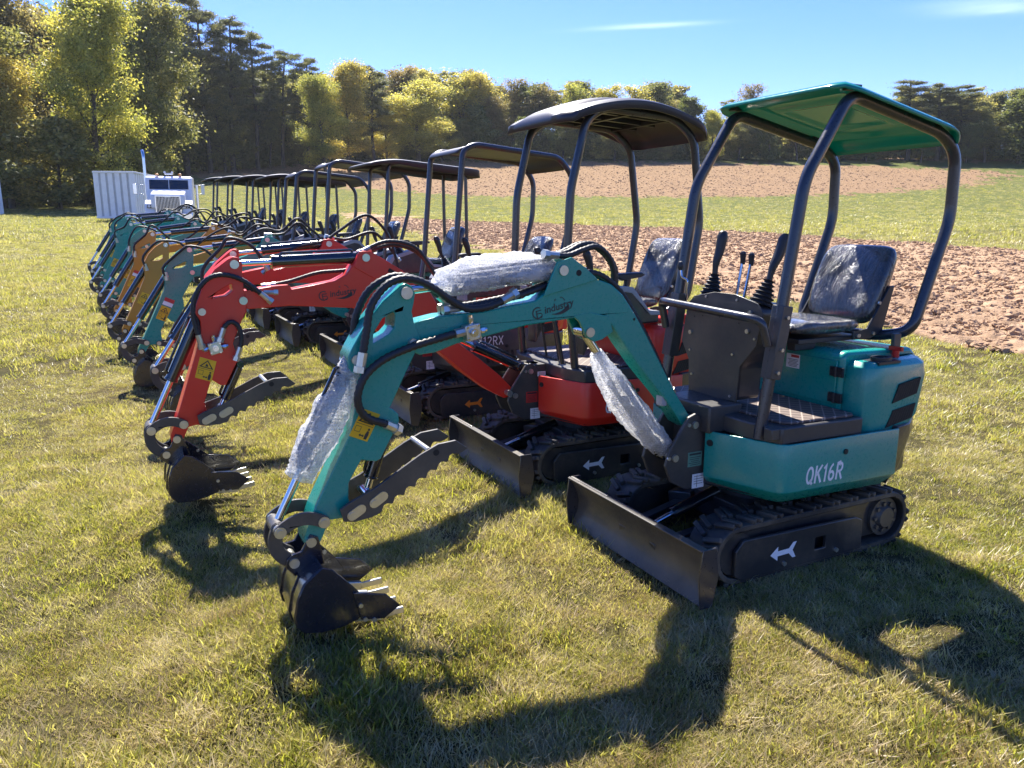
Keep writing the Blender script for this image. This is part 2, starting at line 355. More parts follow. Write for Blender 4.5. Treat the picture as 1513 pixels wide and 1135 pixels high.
def warning_sticker(parent, y, a, b, c):
    """yellow decal: a top-left corner, b top-right, c bottom-left in (f,z)"""
    a, b, c = (Vector((p[0], p[1])) for p in (a, b, c)); u = b-a; w = c-a
    q = lambda s, t: tuple(a+u*s+w*t)
    g = G(); g.prism([q(0, 0), q(1, 0), q(1, 1), q(0, 1)], y, y+.0012)
    o = g.build('warning_sticker', 'yellow', parent)
    g = G(); y2 = y+.0012; y3 = y+.002
    g.prism([q(.5, .05), q(.93, .43), q(.07, .43)], y2, y3, holes=[[q(.5, .12), q(.80, .39), q(.2, .39)]])
    g.prism([q(.42, .36), q(.46, .22), q(.56, .26), q(.60, .36)], y2, y3)
    g.prism([q(.04, .485), q(.96, .485), q(.96, .50), q(.04, .50)], y2, y3)
    g.prism([q(.1, .58), q(.4, .58), q(.4, .78), q(.1, .78)], y2, y3, holes=[[q(.12, .595), q(.38, .595), q(.38, .765), q(.12, .765)]])
    g.prism([q(.42, .86), q(.50, .80), q(.50, .84), q(.62, .84), q(.62, .80), q(.70, .86), q(.62, .92), q(.62, .88), q(.50, .88), q(.50, .92)], y2, y3)
    g.prism([q(.76, .66), q(.86, .66), q(.90, .78), q(.88, .95), q(.74, .95), q(.72, .78)], y2, y3)
    g.prism([q(.81+.06*math.cos(t), .6+.045*math.sin(t)) for t in np.linspace(0, 6.28, 9)[:-1]], y2, y3)
    g.build('warning_symbols', 'print', o)
def maker_logo(parent, y, a, b, mat='print'):
    """round emblem, the word and its swoosh, from a (left end) to b (right end) in (f,z)"""
    a, b = Vector((a[0], 0, a[1])), Vector((b[0], 0, b[1])); x = (b-a); L = x.length; x.normalize(); up = Vector((0, 1, 0)).cross(x)*-1
    if up.z < 0: up = -up
    o = Vector((0, y, 0))
    g = G(); s = L
    P = lambda u, v: ((a+x*(u*s)+up*(v*s)).x, (a+x*(u*s)+up*(v*s)).z)
    def arc(cx, cy, r0, r1, t0, t1, k=14, rb=None):
        out = [P(cx+r0*math.cos(t), cy+r0*math.sin(t)) for t in np.linspace(t0, t1, k)]
        inn = [P(cx+(r1)*math.cos(t), cy+(r1 if rb is None else rb)*math.sin(t)) for t in np.linspace(t1, t0, k)]
        g.prism(out+inn, y, y+.0008)
    arc(.12, .05, .12, .095, .9, 5.5)                      # open C ring
    g.prism([P(.085, -.05), P(.085, .10), P(.21, .10), P(.21, .08), P(.108, .08), P(.108, .045), P(.17, .045), P(.17, .027), P(.108, .027), P(.108, -.05)], y, y+.0008)
    arc(.165, -.01, .055, .038, -1.4, 1.5, 8)
    put_text(g, 'industry', (a+x*(.27*s)+up*(-.005*s)+o), x, up, .205*s, shear=.12, sx=1.0, lift=.0008 if x.cross(up).y > 0 else -.0008)
    # swoosh below the word and the arc with a star above
    k = 12; lo = [P(.42+.42*t, -.055-.05*math.sin(math.pi*min(1, t*1.0))) for t in np.linspace(0, 1, k)]; hi = [P(.42+.42*t, -.05-.025*math.sin(math.pi*t)+.10*t*t) for t in np.linspace(1, 0, k)]
    g.prism(lo+hi, y, y+.0008)
    arc(.66, .13, .105, .09, .1, 1.5, 8)
    g.prism([P(.52, .22), P(.545, .215), P(.57, .235), P(.555, .205), P(.575, .185), P(.55, .195), P(.53, .18), P(.538, .205)], y, y+.0008)
    g.build('maker_lettering', mat, parent)

def track(root, y0, y1, mat_arrow, x0=-.25, x1=-1.235, r=.150, detail=True, side=1):
    ri = r-.028; cz = r+.004; pts = []
    def loop(rad, k=12):
        p = []
        for t in np.linspace(-math.pi/2, math.pi/2, k): p.append((x0+rad*math.cos(t), cz+rad*math.sin(t)))
        for t in np.linspace(math.pi/2, 3*math.pi/2, k): p.append((x1+rad*math.cos(t), cz+rad*math.sin(t)))
        return p
    g = G(); g.prism(loop(r-.014), y0, y1, holes=[loop(ri-.012)])
    P = loop(r-.012, 40); tot = [0]
    for i in range(len(P)): tot.append(tot[-1]+math.dist(P[i], P[(i+1) % len(P)]))
    n = 46 if detail else 30
    for k in range(n):
        s = tot[-1]*k/n
        i = max(j for j in range(len(P)) if tot[j] <= s); t = (s-tot[i])/max(1e-9, tot[i+1]-tot[i]); a = Vector(P[i]); b = Vector(P[(i+1) % len(P)])
        p = a.lerp(b, t); d = (b-a).normalized(); nn = Vector((d.y, -d.x)); rot = Matrix(((d.x, 0, nn.x), (0, 1, 0), (d.y, 0, nn.y)))
        w = (y1-y0)
        off = .012 if k % 2 else -.012
        for yy, sh in ((y0+w*.24, off), (y1-w*.24, -off)):
            sgn = 1 if yy < (y0+y1)/2 else -1
            c = p+nn*.006+d*sh
            rz = Matrix.Rotation(sgn*.35, 3, 'Z')
            g.box((c.x, yy, c.y), (.026, w*.50, .022), rot @ rz)
    t = g.build('crawler_track', 'rubber', root, bevel=.004, seg=1)
    yo = y1 if side > 0 else y0
    g = G(); cy = [yo-.015*side, yo+.004*side]
    cov = [(-.27, .028), (-.225, .06), (-.225, .175), (-.27, .222), (-.99, .205), (-1.035, .185), (-1.045, .032)]
    hole = [(-.72, .09), (-.72, .15), (-.79, .15), (-.79, .09)]
    g.prism(cov, *cy, holes=[hole]); c = g.build('side_cover', 'black', t, bevel=.004)
    g = G(); g.prism([(x0-.02, cz-.09), (x0-.02, cz+.09), (x1+.05, cz+.09), (x1+.05, cz-.09)], y0+.05, y1-.05)
    g.cyl((x0, y0+.02, cz), (x0, y1-.02, cz), r-.05, n=24); g.build('idler', 'black', t)
    g = G(); ys = (y0+.01, y1-.03) if side > 0 else (y0+.03, y1-.01)
    g.cyl((x1, ys[0], cz), (x1, ys[1], cz), .098, n=22)
    yf = ys[1] if side > 0 else ys[0]
    g.cyl((x1, yf, cz), (x1, yf+.02*side, cz), .062, .05, n=16)
    for k in range(9): a = k*2*math.pi/9; g.cyl((x1+.07*math.cos(a), yf, cz+.07*math.sin(a)), (x1+.07*math.cos(a), yf+.012*side, cz+.07*math.sin(a)), .011, n=6)
    g.build('drive_sprocket', 'steel_black', t)
    if side > 0:
        g = G(); co, sn = math.cos(-.02), math.sin(-.02)
        g.prism([(-.435-p[0]*co, .118+p[1]+p[0]*.02) for p in ARROW], cy[1], cy[1]+.001); g.build('direction_arrow', mat_arrow, t)
        g = G()
        for f in (-.52, -.86): g.cyl((f, cy[1], .065), (f, cy[1]+.012, .065), .011, n=6)
        g.build('cover_bolt', 'pin', t)

def blade(root, yc=0, hw=.53):
    prof = []
    for i in range(9):
        t = i/8; z = .02+.25*t; prof.append((.045-.05*math.sin(math.pi*t)+.01*t, z))
    back = [(p[0]-.014, p[1]) for p in prof]; top = [(prof[-1][0]+.012, .275), (prof[-1][0]+.012, .283), (back[-1][0]-.012, .283), (back[-1][0]-.012, .272)]
    g = G(); g.prism(prof+top+back[::-1], yc-hw, yc+hw); g.cyl((.042, yc-hw, .276), (.042, yc-hw+.34, .276), .012, n=8)
    b = g.build('dozer_blade', 'steel_black', root, bevel=.003)
    g = G()
    for s in (-1, 1):
        g.prism([(.06, .02), (.075, .16), (.06, .285), (-.01, .285), (-.03, .15), (.0, .02)], yc+s*hw-.005, yc+s*hw+.005)
    g.build('end_plate', 'tube', b, bevel=.002)
    g = G()
    for s in (-1, 1): g.beam((.0, yc+s*.12, .12), (-.52, yc+s*.17, .20), .05, .06)
    g.box((-.06, yc, .12), (.05, .5, .06)); g.build('push_arm', 'black', b, bevel=.004)
    g = G(); g.cyl((-.02, yc, .16), (-.22, yc, .22), .014); g.build('blade_rod', 'chrome', b)
    g = G(); g.cyl((-.20, yc, .214), (-.48, yc, .29), .03); g.cyl((-.02, yc-.05, .16), (-.02, yc+.05, .16), .02); g.build('blade_cylinder', 'cyl', b)

def canopy_tubes(root, P, hw, r, mat='tube'):
    for s in (1, -1):
        pts = fillet([(p[0], s*(p[2] if len(p) > 2 else hw), p[1]) for p in P], .075, 7)
        g = G(); g.tube(pts, r, 14); g.build('canopy_post', mat, root, ang=60)
def roof_shell(name, mat, parent, f0, f1, hw, zf, nx=28, ny=24, rad=.16, drop=.03, th=.022, ribs=0, prof=None, skirt=0):
    """curved roof panel between f0 (front) and f1 (rear)"""
    g = G(); vs = []; L = f0-f1
    def zz(u, v):
        z = zf(u)
        e = max(abs(v), abs(2*u-1)); z -= drop*max(0, (e-.8)/.2)**2
        if prof: z += prof(u, v)
        if ribs:
            # embossed stiffening loops
            q = max(abs(v)/.72, abs(2*u-1)/.72); z -= ribs*(math.exp(-((q-1)/.06)**2)+math.exp(-((q-.62)/.07)**2)*.8)
        return z
    for i in range(nx+1):
        u = i/nx
        for j in range(ny+1):
            v = -1+2*j/ny
            # rounded corners
            x = (2*u-1)*L/2; y = v*hw; cx = L/2-rad; cy = hw-rad
            if abs(x) > cx and abs(y) > cy:
                dx, dy = abs(x)-cx, abs(y)-cy; m = max(dx, dy); d = math.hypot(dx, dy)
                if d > 0: x = math.copysign(cx+dx*m/d, x); y = math.copysign(cy+dy*m/d, y)
            vs.append(((f0+f1)/2-x, y, zz(u, v)))
    fs = [(i*(ny+1)+j, i*(ny+1)+j+1, (i+1)*(ny+1)+j+1, (i+1)*(ny+1)+j) for i in range(nx) for j in range(ny)]
    if skirt:
        per = [i*(ny+1) for i in range(nx+1)]+[nx*(ny+1)+j for j in range(1, ny+1)]+[i*(ny+1)+ny for i in range(nx-1, -1, -1)]+[j for j in range(ny-1, 0, -1)]
        o = len(vs)
        for k in per:
            x, y, z = vs[k]; u = (f0-x)/L; sk = skirt(u); vs.append((x+(x-(f0+f1)/2)*.01, y*1.012, z-sk))
        K = len(per); fs += [(per[k], per[(k+1) % K], o+(k+1) % K, o+k) for k in range(K)]
    g.add(vs, fs); o = g.build(name, mat, parent, ang=50)
    sm = o.modifiers.new('thickness', 'SOLIDIFY'); sm.thickness = th; sm.offset = -1
    return o

def joystick(root, base, top, mat='plastic', knob=.022, bellow=.055):
    base, top = Vector(base), Vector(top); d = top-base
    g = G(); pts = []; rr = []
    K = 18
    def rad(t):
        return bellow*(1-.62*t)+.008*math.cos(t*6*2*math.pi)
    g.tube([base+d*(.36*k/K) for k in range(K+1)], rad, 14); j = g.build('joystick', 'plastic', root, ang=60)
    b2 = base+d*.34; off = Vector((0, 0, 0))
    pth = catmull([b2, base+d*.55+Vector((.008, 0, 0)), base+d*.75, top], 5)
    def rg(t): return .014+.013*max(0, (t-.25)/.75)**.6*(1 if t < .97 else .6)
    g = G(); g.tube(pth, rg, 12); g.ball(top, .024, 10, (1, .9, .7)); g.build('grip', 'plastic', j, ang=60)
def seat(root, x, z, hw=.21, back_h=.36, lean=.16, detail=True):
    s = empty('seat', (0, 0, 0)); s.parent = root
    def pad(name, prof, w, mat='seat', puff=.02):
        # prof: closed (f,z) outline, width with rounded sides
        g = G(); K = 9; n = len(prof); cx = sum(p[0] for p in prof)/n; cz = sum(p[1] for p in prof)/n
        for i in range(K+1):
            t = -1+2*i/K; q = (1-abs(t)**5)**.5 if abs(t) < 1 else 0
            q = .80+.20*q
            for p in prof: g.v.append((cx+(p[0]-cx)*q, t*w, cz+(p[1]-cz)*q))
        for i in range(K):
            for j in range(n): g.f.append((i*n+j, i*n+(j+1) % n, (i+1)*n+(j+1) % n, (i+1)*n+j)); g.m.append(0)
        g.f.append(tuple(range(n))); g.m.append(0); g.f.append(tuple(reversed(range(K*n, K*n+n)))); g.m.append(0)
        o = g.build(name, mat, s, ang=80)
        sb = o.modifiers.new('sub', 'SUBSURF'); sb.levels = 2 if detail else 1; sb.render_levels = sb.levels
        return o
    o = pad('seat_cushion', [(x, z-.03), (x+.01, z+.02), (x-.05, z+.055), (x-.25, z+.04), (x-.48, z+.05), (x-.50, z-.03)], hw)
    xb = x-.47
    pad('backrest', [(xb+.01, z+.0), (xb-lean*.45, z+.03+back_h*.55), (xb-lean*.95, z+back_h), (xb-lean-.03, z+back_h+.02), (xb-lean-.075, z+back_h-.01), (xb-.075-lean*.5, z+back_h*.5), (xb-.08, z-.01)], hw*1.02)
    g = G()
    for q in (-1, 1):
        g.prism([(x-.36, z-.055), (x-.36, z-.015), (x-.46, z-.005), (xb-.05-lean*.5, z+back_h*.52), (xb-.085-lean*.5, z+back_h*.52), (xb-.10, z-.02), (xb-.02, z-.055)], q*(hw+.004)-.006, q*(hw+.004)+.006)
    g.box((x-.24, 0, z-.05), (.40, hw*1.7, .025)); g.box((x-.13, hw*.55, z-.08), (.14, .05, .04)); g.box((x-.13, -hw*.55, z-.08), (.14, .05, .04))
    g.build('seat_frame', 'plastic', s, bevel=.004)
    if detail:
        g = G()
        for q in (.9, .45): g.cyl((x-.38-.02*q, hw+.01, z-.035), (x-.38-.02*q, hw+.018, z-.035), .009, n=6)
        g.cyl((xb-.055, hw+.01, z+.12), (xb-.055, hw+.018, z+.12), .009, n=6); g.cyl((xb-.03, hw+.01, z-.03), (xb-.03, hw+.018, z-.03), .009, n=6)
        g.build('seat_bolt', 'pin', s)
    return s

def house(root, color, style, detail=True):
    """superstructure: lower skirt panels, floor, engine cover, counterweight"""
    # lower panel: plan outline
    yc = 0
    nearP = [(-.285, .115), (-.42, .47), (-1.12, .50)]
    def wall(path, z0, z1, inset, thick=.02):
        g = G(); n = len(path); o = []
        for i, p in enumerate(path):
            o.append(p)
        for (x, y) in path:
            for z, k in ((z1, 0.), (z0+.06, 0.), (z0, inset*2)):
                q = 1-k/max(.2, math.hypot(x+.75, y)); g.v.append((-.75+(x+.75)*q, y*q, z))
        for i in range(n-1):
            for k in range(2): g.f.append((i*3+k, i*3+k+1, (i+1)*3+k+1, (i+1)*3+k)); g.m.append(0)
        return g
    for s in (1, -1):
        pth = [(x, s*y) for x, y in nearP]
        if style == 'C': z0, z1 = .37, .72
        else: z0, z1 = .375, .655
        # rounded corner between the two facets
        P = fillet([(p[0], p[1], 0) for p in pth], .05, 5); pth = [(p.x, p.y) for p in P]
        g = wall(pth, z0, z1, .03); o = g.build('side_panel', color if style != 'C' else 'steel_black', root, ang=28)
        sm = o.modifiers.new('thickness', 'SOLIDIFY'); sm.thickness = .012; sm.offset = 0
        b = o.modifiers.new('bevel', 'BEVEL'); b.width = .004; b.segments = 2; b.limit_method = 'ANGLE'
        if s == 1:
            panel = o
    # panel hole and bolt
    g = G(); d = Vector((-.135, .355, 0)).normalized(); nrm = Vector((.355, .135, 0)).normalized()
    c = Vector((-.297, .14, .60))+nrm*.004
    g.cyl(c, c+nrm*.008, .016, n=14)
    c = Vector((-.78, .4845+.006, .585)); g.cyl(c, c+Vector((0, .006, 0)), .013, n=12)
    g.build('panel_hole', 'mesh', panel)
    # structure under floor
    g = G(); out = [(-.30, -.09), (-.30, .09), (-.44, .42), (-1.12, .45), (-1.38, .36), (-1.42, 0), (-1.38, -.36), (-1.12, -.45), (-.44, -.42)]
    g.prism(out, .38, .645, ax='z'); g.build('main_frame', 'black', root, bevel=.01)
    # counterweight
    g = G(); cw = [(-1.125, .492), (-1.24, .47), (-1.36, .40), (-1.44, .25), (-1.465, 0), (-1.44, -.25), (-1.36, -.40), (-1.24, -.47), (-1.125, -.492)]
    K = len(cw)
    for (x, y) in cw:
        for z, q, dx in ((.66, 1., 0), (.60, 1.0, 0), (.42, .97, .05), (.365, .93, .08)):
            g.v.append((x*(1 if x > -1.13 else 1)+dx*(0 if x > -1.13 else 1), y*q, z))
    for i in range(K-1):
        for k in range(3): g.f.append((i*4+k, i*4+k+1, (i+1)*4+k+1, (i+1)*4+k)); g.m.append(0)
    g.f.append(tuple(i*4 for i in range(K))); g.f.append(tuple(i*4+3 for i in reversed(range(K)))); g.m += [0, 0]
    g.f.append((0, 1, 2, 3, (K-1)*4+3, (K-1)*4+2, (K-1)*4+1, (K-1)*4)); g.m.append(0)
    g.build('counterweight', 'black', root, bevel=.006, ang=40)
    # floor
    g = G(); fl = [(-.36, -.30), (-.36, .30), (-.415, .455), (-.90, .475), (-.90, -.475), (-.415, -.455)]
    g.prism(fl, .65, .728, ax='z'); g.build('floor_base', 'steel_black', root, bevel=.008)
    g = G(); mt = [Vector(p) for p in ((-.88, -.42, 0), (-.50, -.41, 0), (-.455, -.37, 0), (-.455, .37, 0), (-.47, .41, 0), (-.50, .428, 0), (-.86, .448, 0), (-.88, .43, 0))]
    g.prism([(p.x, p.y) for p in mt], .728, .742, ax='z'); o = g.build('floor_mat', 'mat', root, bevel=.005)
    # engine cover (seat box)
    g = G(); z1 = 1.02
    box = [(-.90, -.36), (-.90, .335), (-1.36, .335), (-1.36, -.36)]
    g.prism([(-.90, .64), (-.90, .985), (-.93, 1.01), (-1.38, 1.0), (-1.43, .96), (-1.45, .66)], -.34, .335)
    cover = g.build('engine_cover', color, root, bevel=.018, seg=3)
    for s in (1, -1):
        g = G(); a, bq = .345, .462
        # side pod with slanted nose, built from stacked sections
        secs = [(.632, -.925, -1.30, bq), (.70, -.915, -1.37, bq+.004), (.88, -.92, -1.41, bq), (.945, -.93, -1.40, bq-.006), (.968, -.955, -1.38, bq-.03)]
        n = 0
        for z, xf, xr, yb in secs:
            ring = [(xf, a-.01), (xf, yb-.06), (xf-.012, yb-.022), (xf-.05, yb-.002), (xf-.12, yb), (xr+.09, yb-.002), (xr+.035, yb-.035), (xr, yb-.12), (xr-.015, a-.01)]
            n = len(ring); g.v += [(x, s*y, z) for x, y in ring]
        for k in range(len(secs)-1):
            for j in range(n): g.f.append((k*n+j, k*n+(j+1) % n, (k+1)*n+(j+1) % n, (k+1)*n+j)); g.m.append(0)
        g.f.append(tuple(range(n))); g.f.append(tuple(reversed(range((len(secs)-1)*n, len(secs)*n)))); g.m += [0, 0]
        pod = g.build('side_pod', color, root, bevel=.008, ang=50)
        # vents: louvred grilles
        for zc, f0, f1, hgt in ((.825, -1.10, -1.29, .055), (.705, -1.07, -1.27, .05)):
            yy = bq+.003
            quad = [(f0, zc-hgt), (f0-.04, zc+hgt*.6), (f1, zc+hgt), (f1+.02, zc-hgt*.4)]
            gg = G(); gg.prism(quad, min(s*(yy-.03), s*(yy+.0015)), max(s*(yy-.03), s*(yy+.0035)))
            v_ = gg.build('vent_grille', 'mesh', pod)
            gg = G()
            for t in np.linspace(.08, .92, 9):
                p0 = Vector(quad[0]).lerp(Vector(quad[3]), t); p1 = Vector(quad[1]).lerp(Vector(quad[2]), t)
                gg.beam((p0.x, s*(yy+.002), p0.y), (p1.x, s*(yy+.002), p1.y), .004, .003, up=(0, 1, 0))
            gg.build('grille_bar', 'plastic', v_)
    # engine door on the front face
    g = G(); g.prism([(-.06, .755), (-.06, .965), (.31, .965), (.31, .755)], 0, .008)
    g2 = G(); g2.v = [(-.90+y_*1.0, f_, z_) for f_, y_, z_ in g.v]; g2.f = g.f; g2.m = g.m
    door = g2.build('engine_door', color, root, bevel=.003)
    g = G()
    for z in (.915, .79):
        g.box((-.886, .318, z), (.012, .075, .045)); g.cyl((-.878, .318, z-.024), (-.878, .318, z+.024), .007, n=8)
        for dy in (-.026, .026):
            for dz in (-.014, .014): g.cyl((-.88, .318+dy, z+dz), (-.875, .318+dy, z+dz), .004, n=6)
    g.build('hinge', 'plastic', door)
    if detail:
        g = G(); g.box((-.8905, .045, .925), (.002, .085, .07)); w = g.build('notice_label', 'white', door)
        g = G(); g.box((-.889, .058, .95), (.002, .05, .013)); g.build('notice_header', 'redlabel', w)
        g = G()
        for k in range(6): g.box((-.889, .045+.004*(k % 2), .933-.007*k), (.002, .066-.008*(k % 3), .0022))
        g.build('notice_lines', 'print', w)
        g = G(); g.prism([(-1.08+.055*math.cos(t), .40+.042*math.sin(t)) for t in np.linspace(0, 6.28, 17)[:-1]], .955, .985, holes=[[(-1.08+.038*math.cos(t), .40+.028*math.sin(t)) for t in np.linspace(0, 6.28, 17)[:-1]]], ax='z')
        g.box((-1.08, .40, .963), (.15, .10, .012)); g.build('fuel_filler', 'plastic', root)
        g = G(); g.cyl((-1.22, .37, .96), (-1.22, .37, 1.0), .017, n=12); g.box((-1.22, .37, 1.01), (.016, .07, .02)); g.build('cutoff_switch', 'redplastic', root)
    return panel

def bracket(root, style, lab_red=False):
    g = G()
    out = [(-.20, .72), (-.245, .735), (-.285, .70), (-.335, .655), (-.37, .56), (-.37, .385), (-.20, .37), (-.11, .42), (-.075, .50), (-.095, .575)]
    for s in (1, -1): g.prism(out, s*.085-.009, s*.085+.009)
    g.box((-.30, 0, .55), (.10, .17, .34)); g.cyl((-.285, 0, .36), (-.285, 0, .72), .055, n=16)
    b = g.build('swing_bracket', 'steel_black', root, bevel=.004)
    g = G()
    for (f, z) in ((-.235, .682), (-.126, .535)):
        g.cyl((f, -.105, z), (f, .104, z), .017, n=14); g.cyl((f+.034, .09, z+.002), (f+.034, .1, z+.002), .009, n=8)
    g.build('pin', 'pin', b)
    g = G(); g.box((-.315, .0955, .66), (.058, .002, .030)); g.box((-.27, .0955, .405), (.07, .002, .07)); lw = g.build('white_label', 'white', b)
    g = G()
    for k in range(4): g.box((-.315, .097, .669-.006*k), (.044, .001, .002)); g.box((-.27, .097, .428-.012*k), (.052, .001, .002))
    g.box((-.262, .097, .405), (.002, .001, .06)); g.build('label_print', 'print', lw)
    g = G(); g.box((-.245, .0955, .515), (.082, .002, .07)); lg = g.build('caution_label', 'redlabel' if lab_red else 'greenlabel', b)
    g = G(); g.box((-.245, .097, .54), (.068, .001, .009))
    for k in range(5): g.box((-.245+.004*(k % 2), .097, .525-.009*k), (.066-.01*(k % 3), .001, .0025))
    g.build('label_lines', 'print', lg)

def undercarriage(root, arrow, detail=True, yc=0):
    track(root, yc+.225, yc+.415, arrow, detail=detail, side=1); track(root, yc-.415-.03, yc-.225-.03, arrow, detail=detail, side=-1)
    g = G(); g.box((-.75, yc-.01, .22), (.62, .42, .12)); g.cyl((-.75, 0, .26), (-.75, 0, .385), .24, n=32)
    for s in (1, -1): g.beam((-.45, yc+s*.12, .22), (-.40, yc+s*.24, .20), .10, .08); g.beam((-1.0, yc+s*.12, .22), (-1.05, yc+s*.24, .20), .10, .08)
    g.build('undercarriage_frame', 'black', root, bevel=.006)
    blade(root, yc-.005)

def bucket_set(root, P, thumb='serrated', detail=True, wscale=1.):
    S = simil(PIN_A['bp'], PIN_A['lb'], P['bp'], P['lb'])
    # keep true size: similarity with unit scale
    a0 = math.atan2(PIN_A['lb'][1]-PIN_A['bp'][1], PIN_A['lb'][0]-PIN_A['bp'][0]); a1 = math.atan2(P['lb'][1]-P['bp'][1], P['lb'][0]-P['bp'][0]); da = (a1-a0)
    k = 1.0
    def S(p): dx, dz = p[0]-PIN_A['bp'][0], p[1]-PIN_A['bp'][1]; return (P['bp'][0]+k*(dx*math.cos(da)-dz*math.sin(da)), P['bp'][1]+k*(dx*math.sin(da)+dz*math.cos(da)))
    side = [(1.56, .352), (1.533, .372), (1.495, .358), (1.451, .31), (1.406, .257), (1.375, .205), (1.38, .165), (1.41, .137), (1.47, .123), (1.55, .120), (1.605, .132), (1.632, .16), (1.64, .20), (1.625, .27), (1.60, .32)]
    hw = .165
    g = G(); sp = [S(p) for p in side]
    for s in (1, -1): g.prism(sp, s*hw-.005, s*hw+.005)
    shell = [S(p) for p in [(1.405, .135), (1.47, .121), (1.55, .118), (1.607, .130), (1.635, .16), (1.643, .20), (1.628, .27), (1.603, .322), (1.562, .355), (1.53, .372)]]
    inner = [S(p) for p in [(1.53, .360), (1.556, .344), (1.594, .313), (1.617, .265), (1.631, .20), (1.623, .165), (1.60, .141), (1.548, .129), (1.473, .132), (1.41, .146)]]
    g.prism(shell+inner, -hw, hw)
    for yy in (-.085, .085): # stiffening strips wrapping the back
        st = [S(p) for p in [(1.55, .114), (1.61, .126), (1.641, .158), (1.65, .20), (1.634, .272), (1.607, .327)]]; st2 = [S(p) for p in [(1.60, .32), (1.626, .27), (1.641, .20), (1.633, .16), (1.605, .132), (1.55, .12)]]
        g.prism(st+st2, yy-.012, yy+.012)
    b = g.build('bucket', 'bucket', root, bevel=.002, seg=1)
    g = G(); ears = [(1.548, .468), (1.52, .455), (1.513, .425), (1.505, .37), (1.50, .345), (1.60, .30), (1.645, .355), (1.638, .385), (1.615, .40), (1.585, .405)]
    for s in (1, -1): g.prism([S(p) for p in ears], s*.06-.008, s*.06+.008)
    g.build('bucket_ear', 'bucket', b, bevel=.003)
    g = G(); cut = [(1.415, .215), (1.29, .225), (1.232, .16), (1.30, .10), (1.40, .13)]
    cut = [(1.425, .255), (1.30, .222), (1.245, .165), (1.31, .125), (1.40, .14)]
    for s in (1, -1): g.prism([S(p) for p in cut], s*(hw+.006), s*(hw+.016))
    g.build('side_cutter', 'bucket', b, bevel=.002)
    g = G()
    for yy in (-.14, -.047, .047, .14):
        a = S((1.42, .14)); c = S((1.31, .12)); e = S((1.22, .123))
        g.beam((a[0], yy, a[1]), (c[0], yy, c[1]), .035, .022, up=(0, 1, 0)); g.beam((c[0], yy, c[1]), (e[0], yy, e[1]), .026, .012, up=(0, 1, 0))
    g.build('tooth', 'pin', b, bevel=.003)
    g = G()
    for p in ((1.40, .20), (1.385, .14), (1.35, .13)):
        q = S(p); g.cyl((q[0], hw+.015, q[1]), (q[0], hw+.022, q[1]), .009, n=6)
    pq = S((1.45, .29)); g.cyl((pq[0], -hw, pq[1]), (pq[0], -hw+.01, pq[1]), .009, n=6)
    g.build('cutter_bolt', 'pin', b)
    # links
    g = G()
    for s in (1, -1): g.prism(banana(P['la'], P['lc'], .03, .024), s*.078-.007, s*.078+.007)
    l1 = g.build('side_link', 'steel_black', root, bevel=.003)
    g = G(); pins(g, [P['la'], P['lc']], -.09, .09, .022); pins(g, [P['la'], P['lc']], .088, .094, .013); g.build('link_pin', 'pin', l1)
    g = G(); g.prism(banana(P['lc'], P['lb'], .035, .026), -.055, -.035); g.prism(banana(P['lc'], P['lb'], .035, .026), .035, .055)
    g.cyl((P['lc'][0], -.05, P['lc'][1]), (P['lc'][0], .05, P['lc'][1]), .028, n=14)
    l2 = g.build('bucket_link', 'steel_black', root, bevel=.003)
    g = G(); pins(g, [P['bp'], P['lb']], -.072, .076, .019); g.build('bucket_pin', 'pin', b)

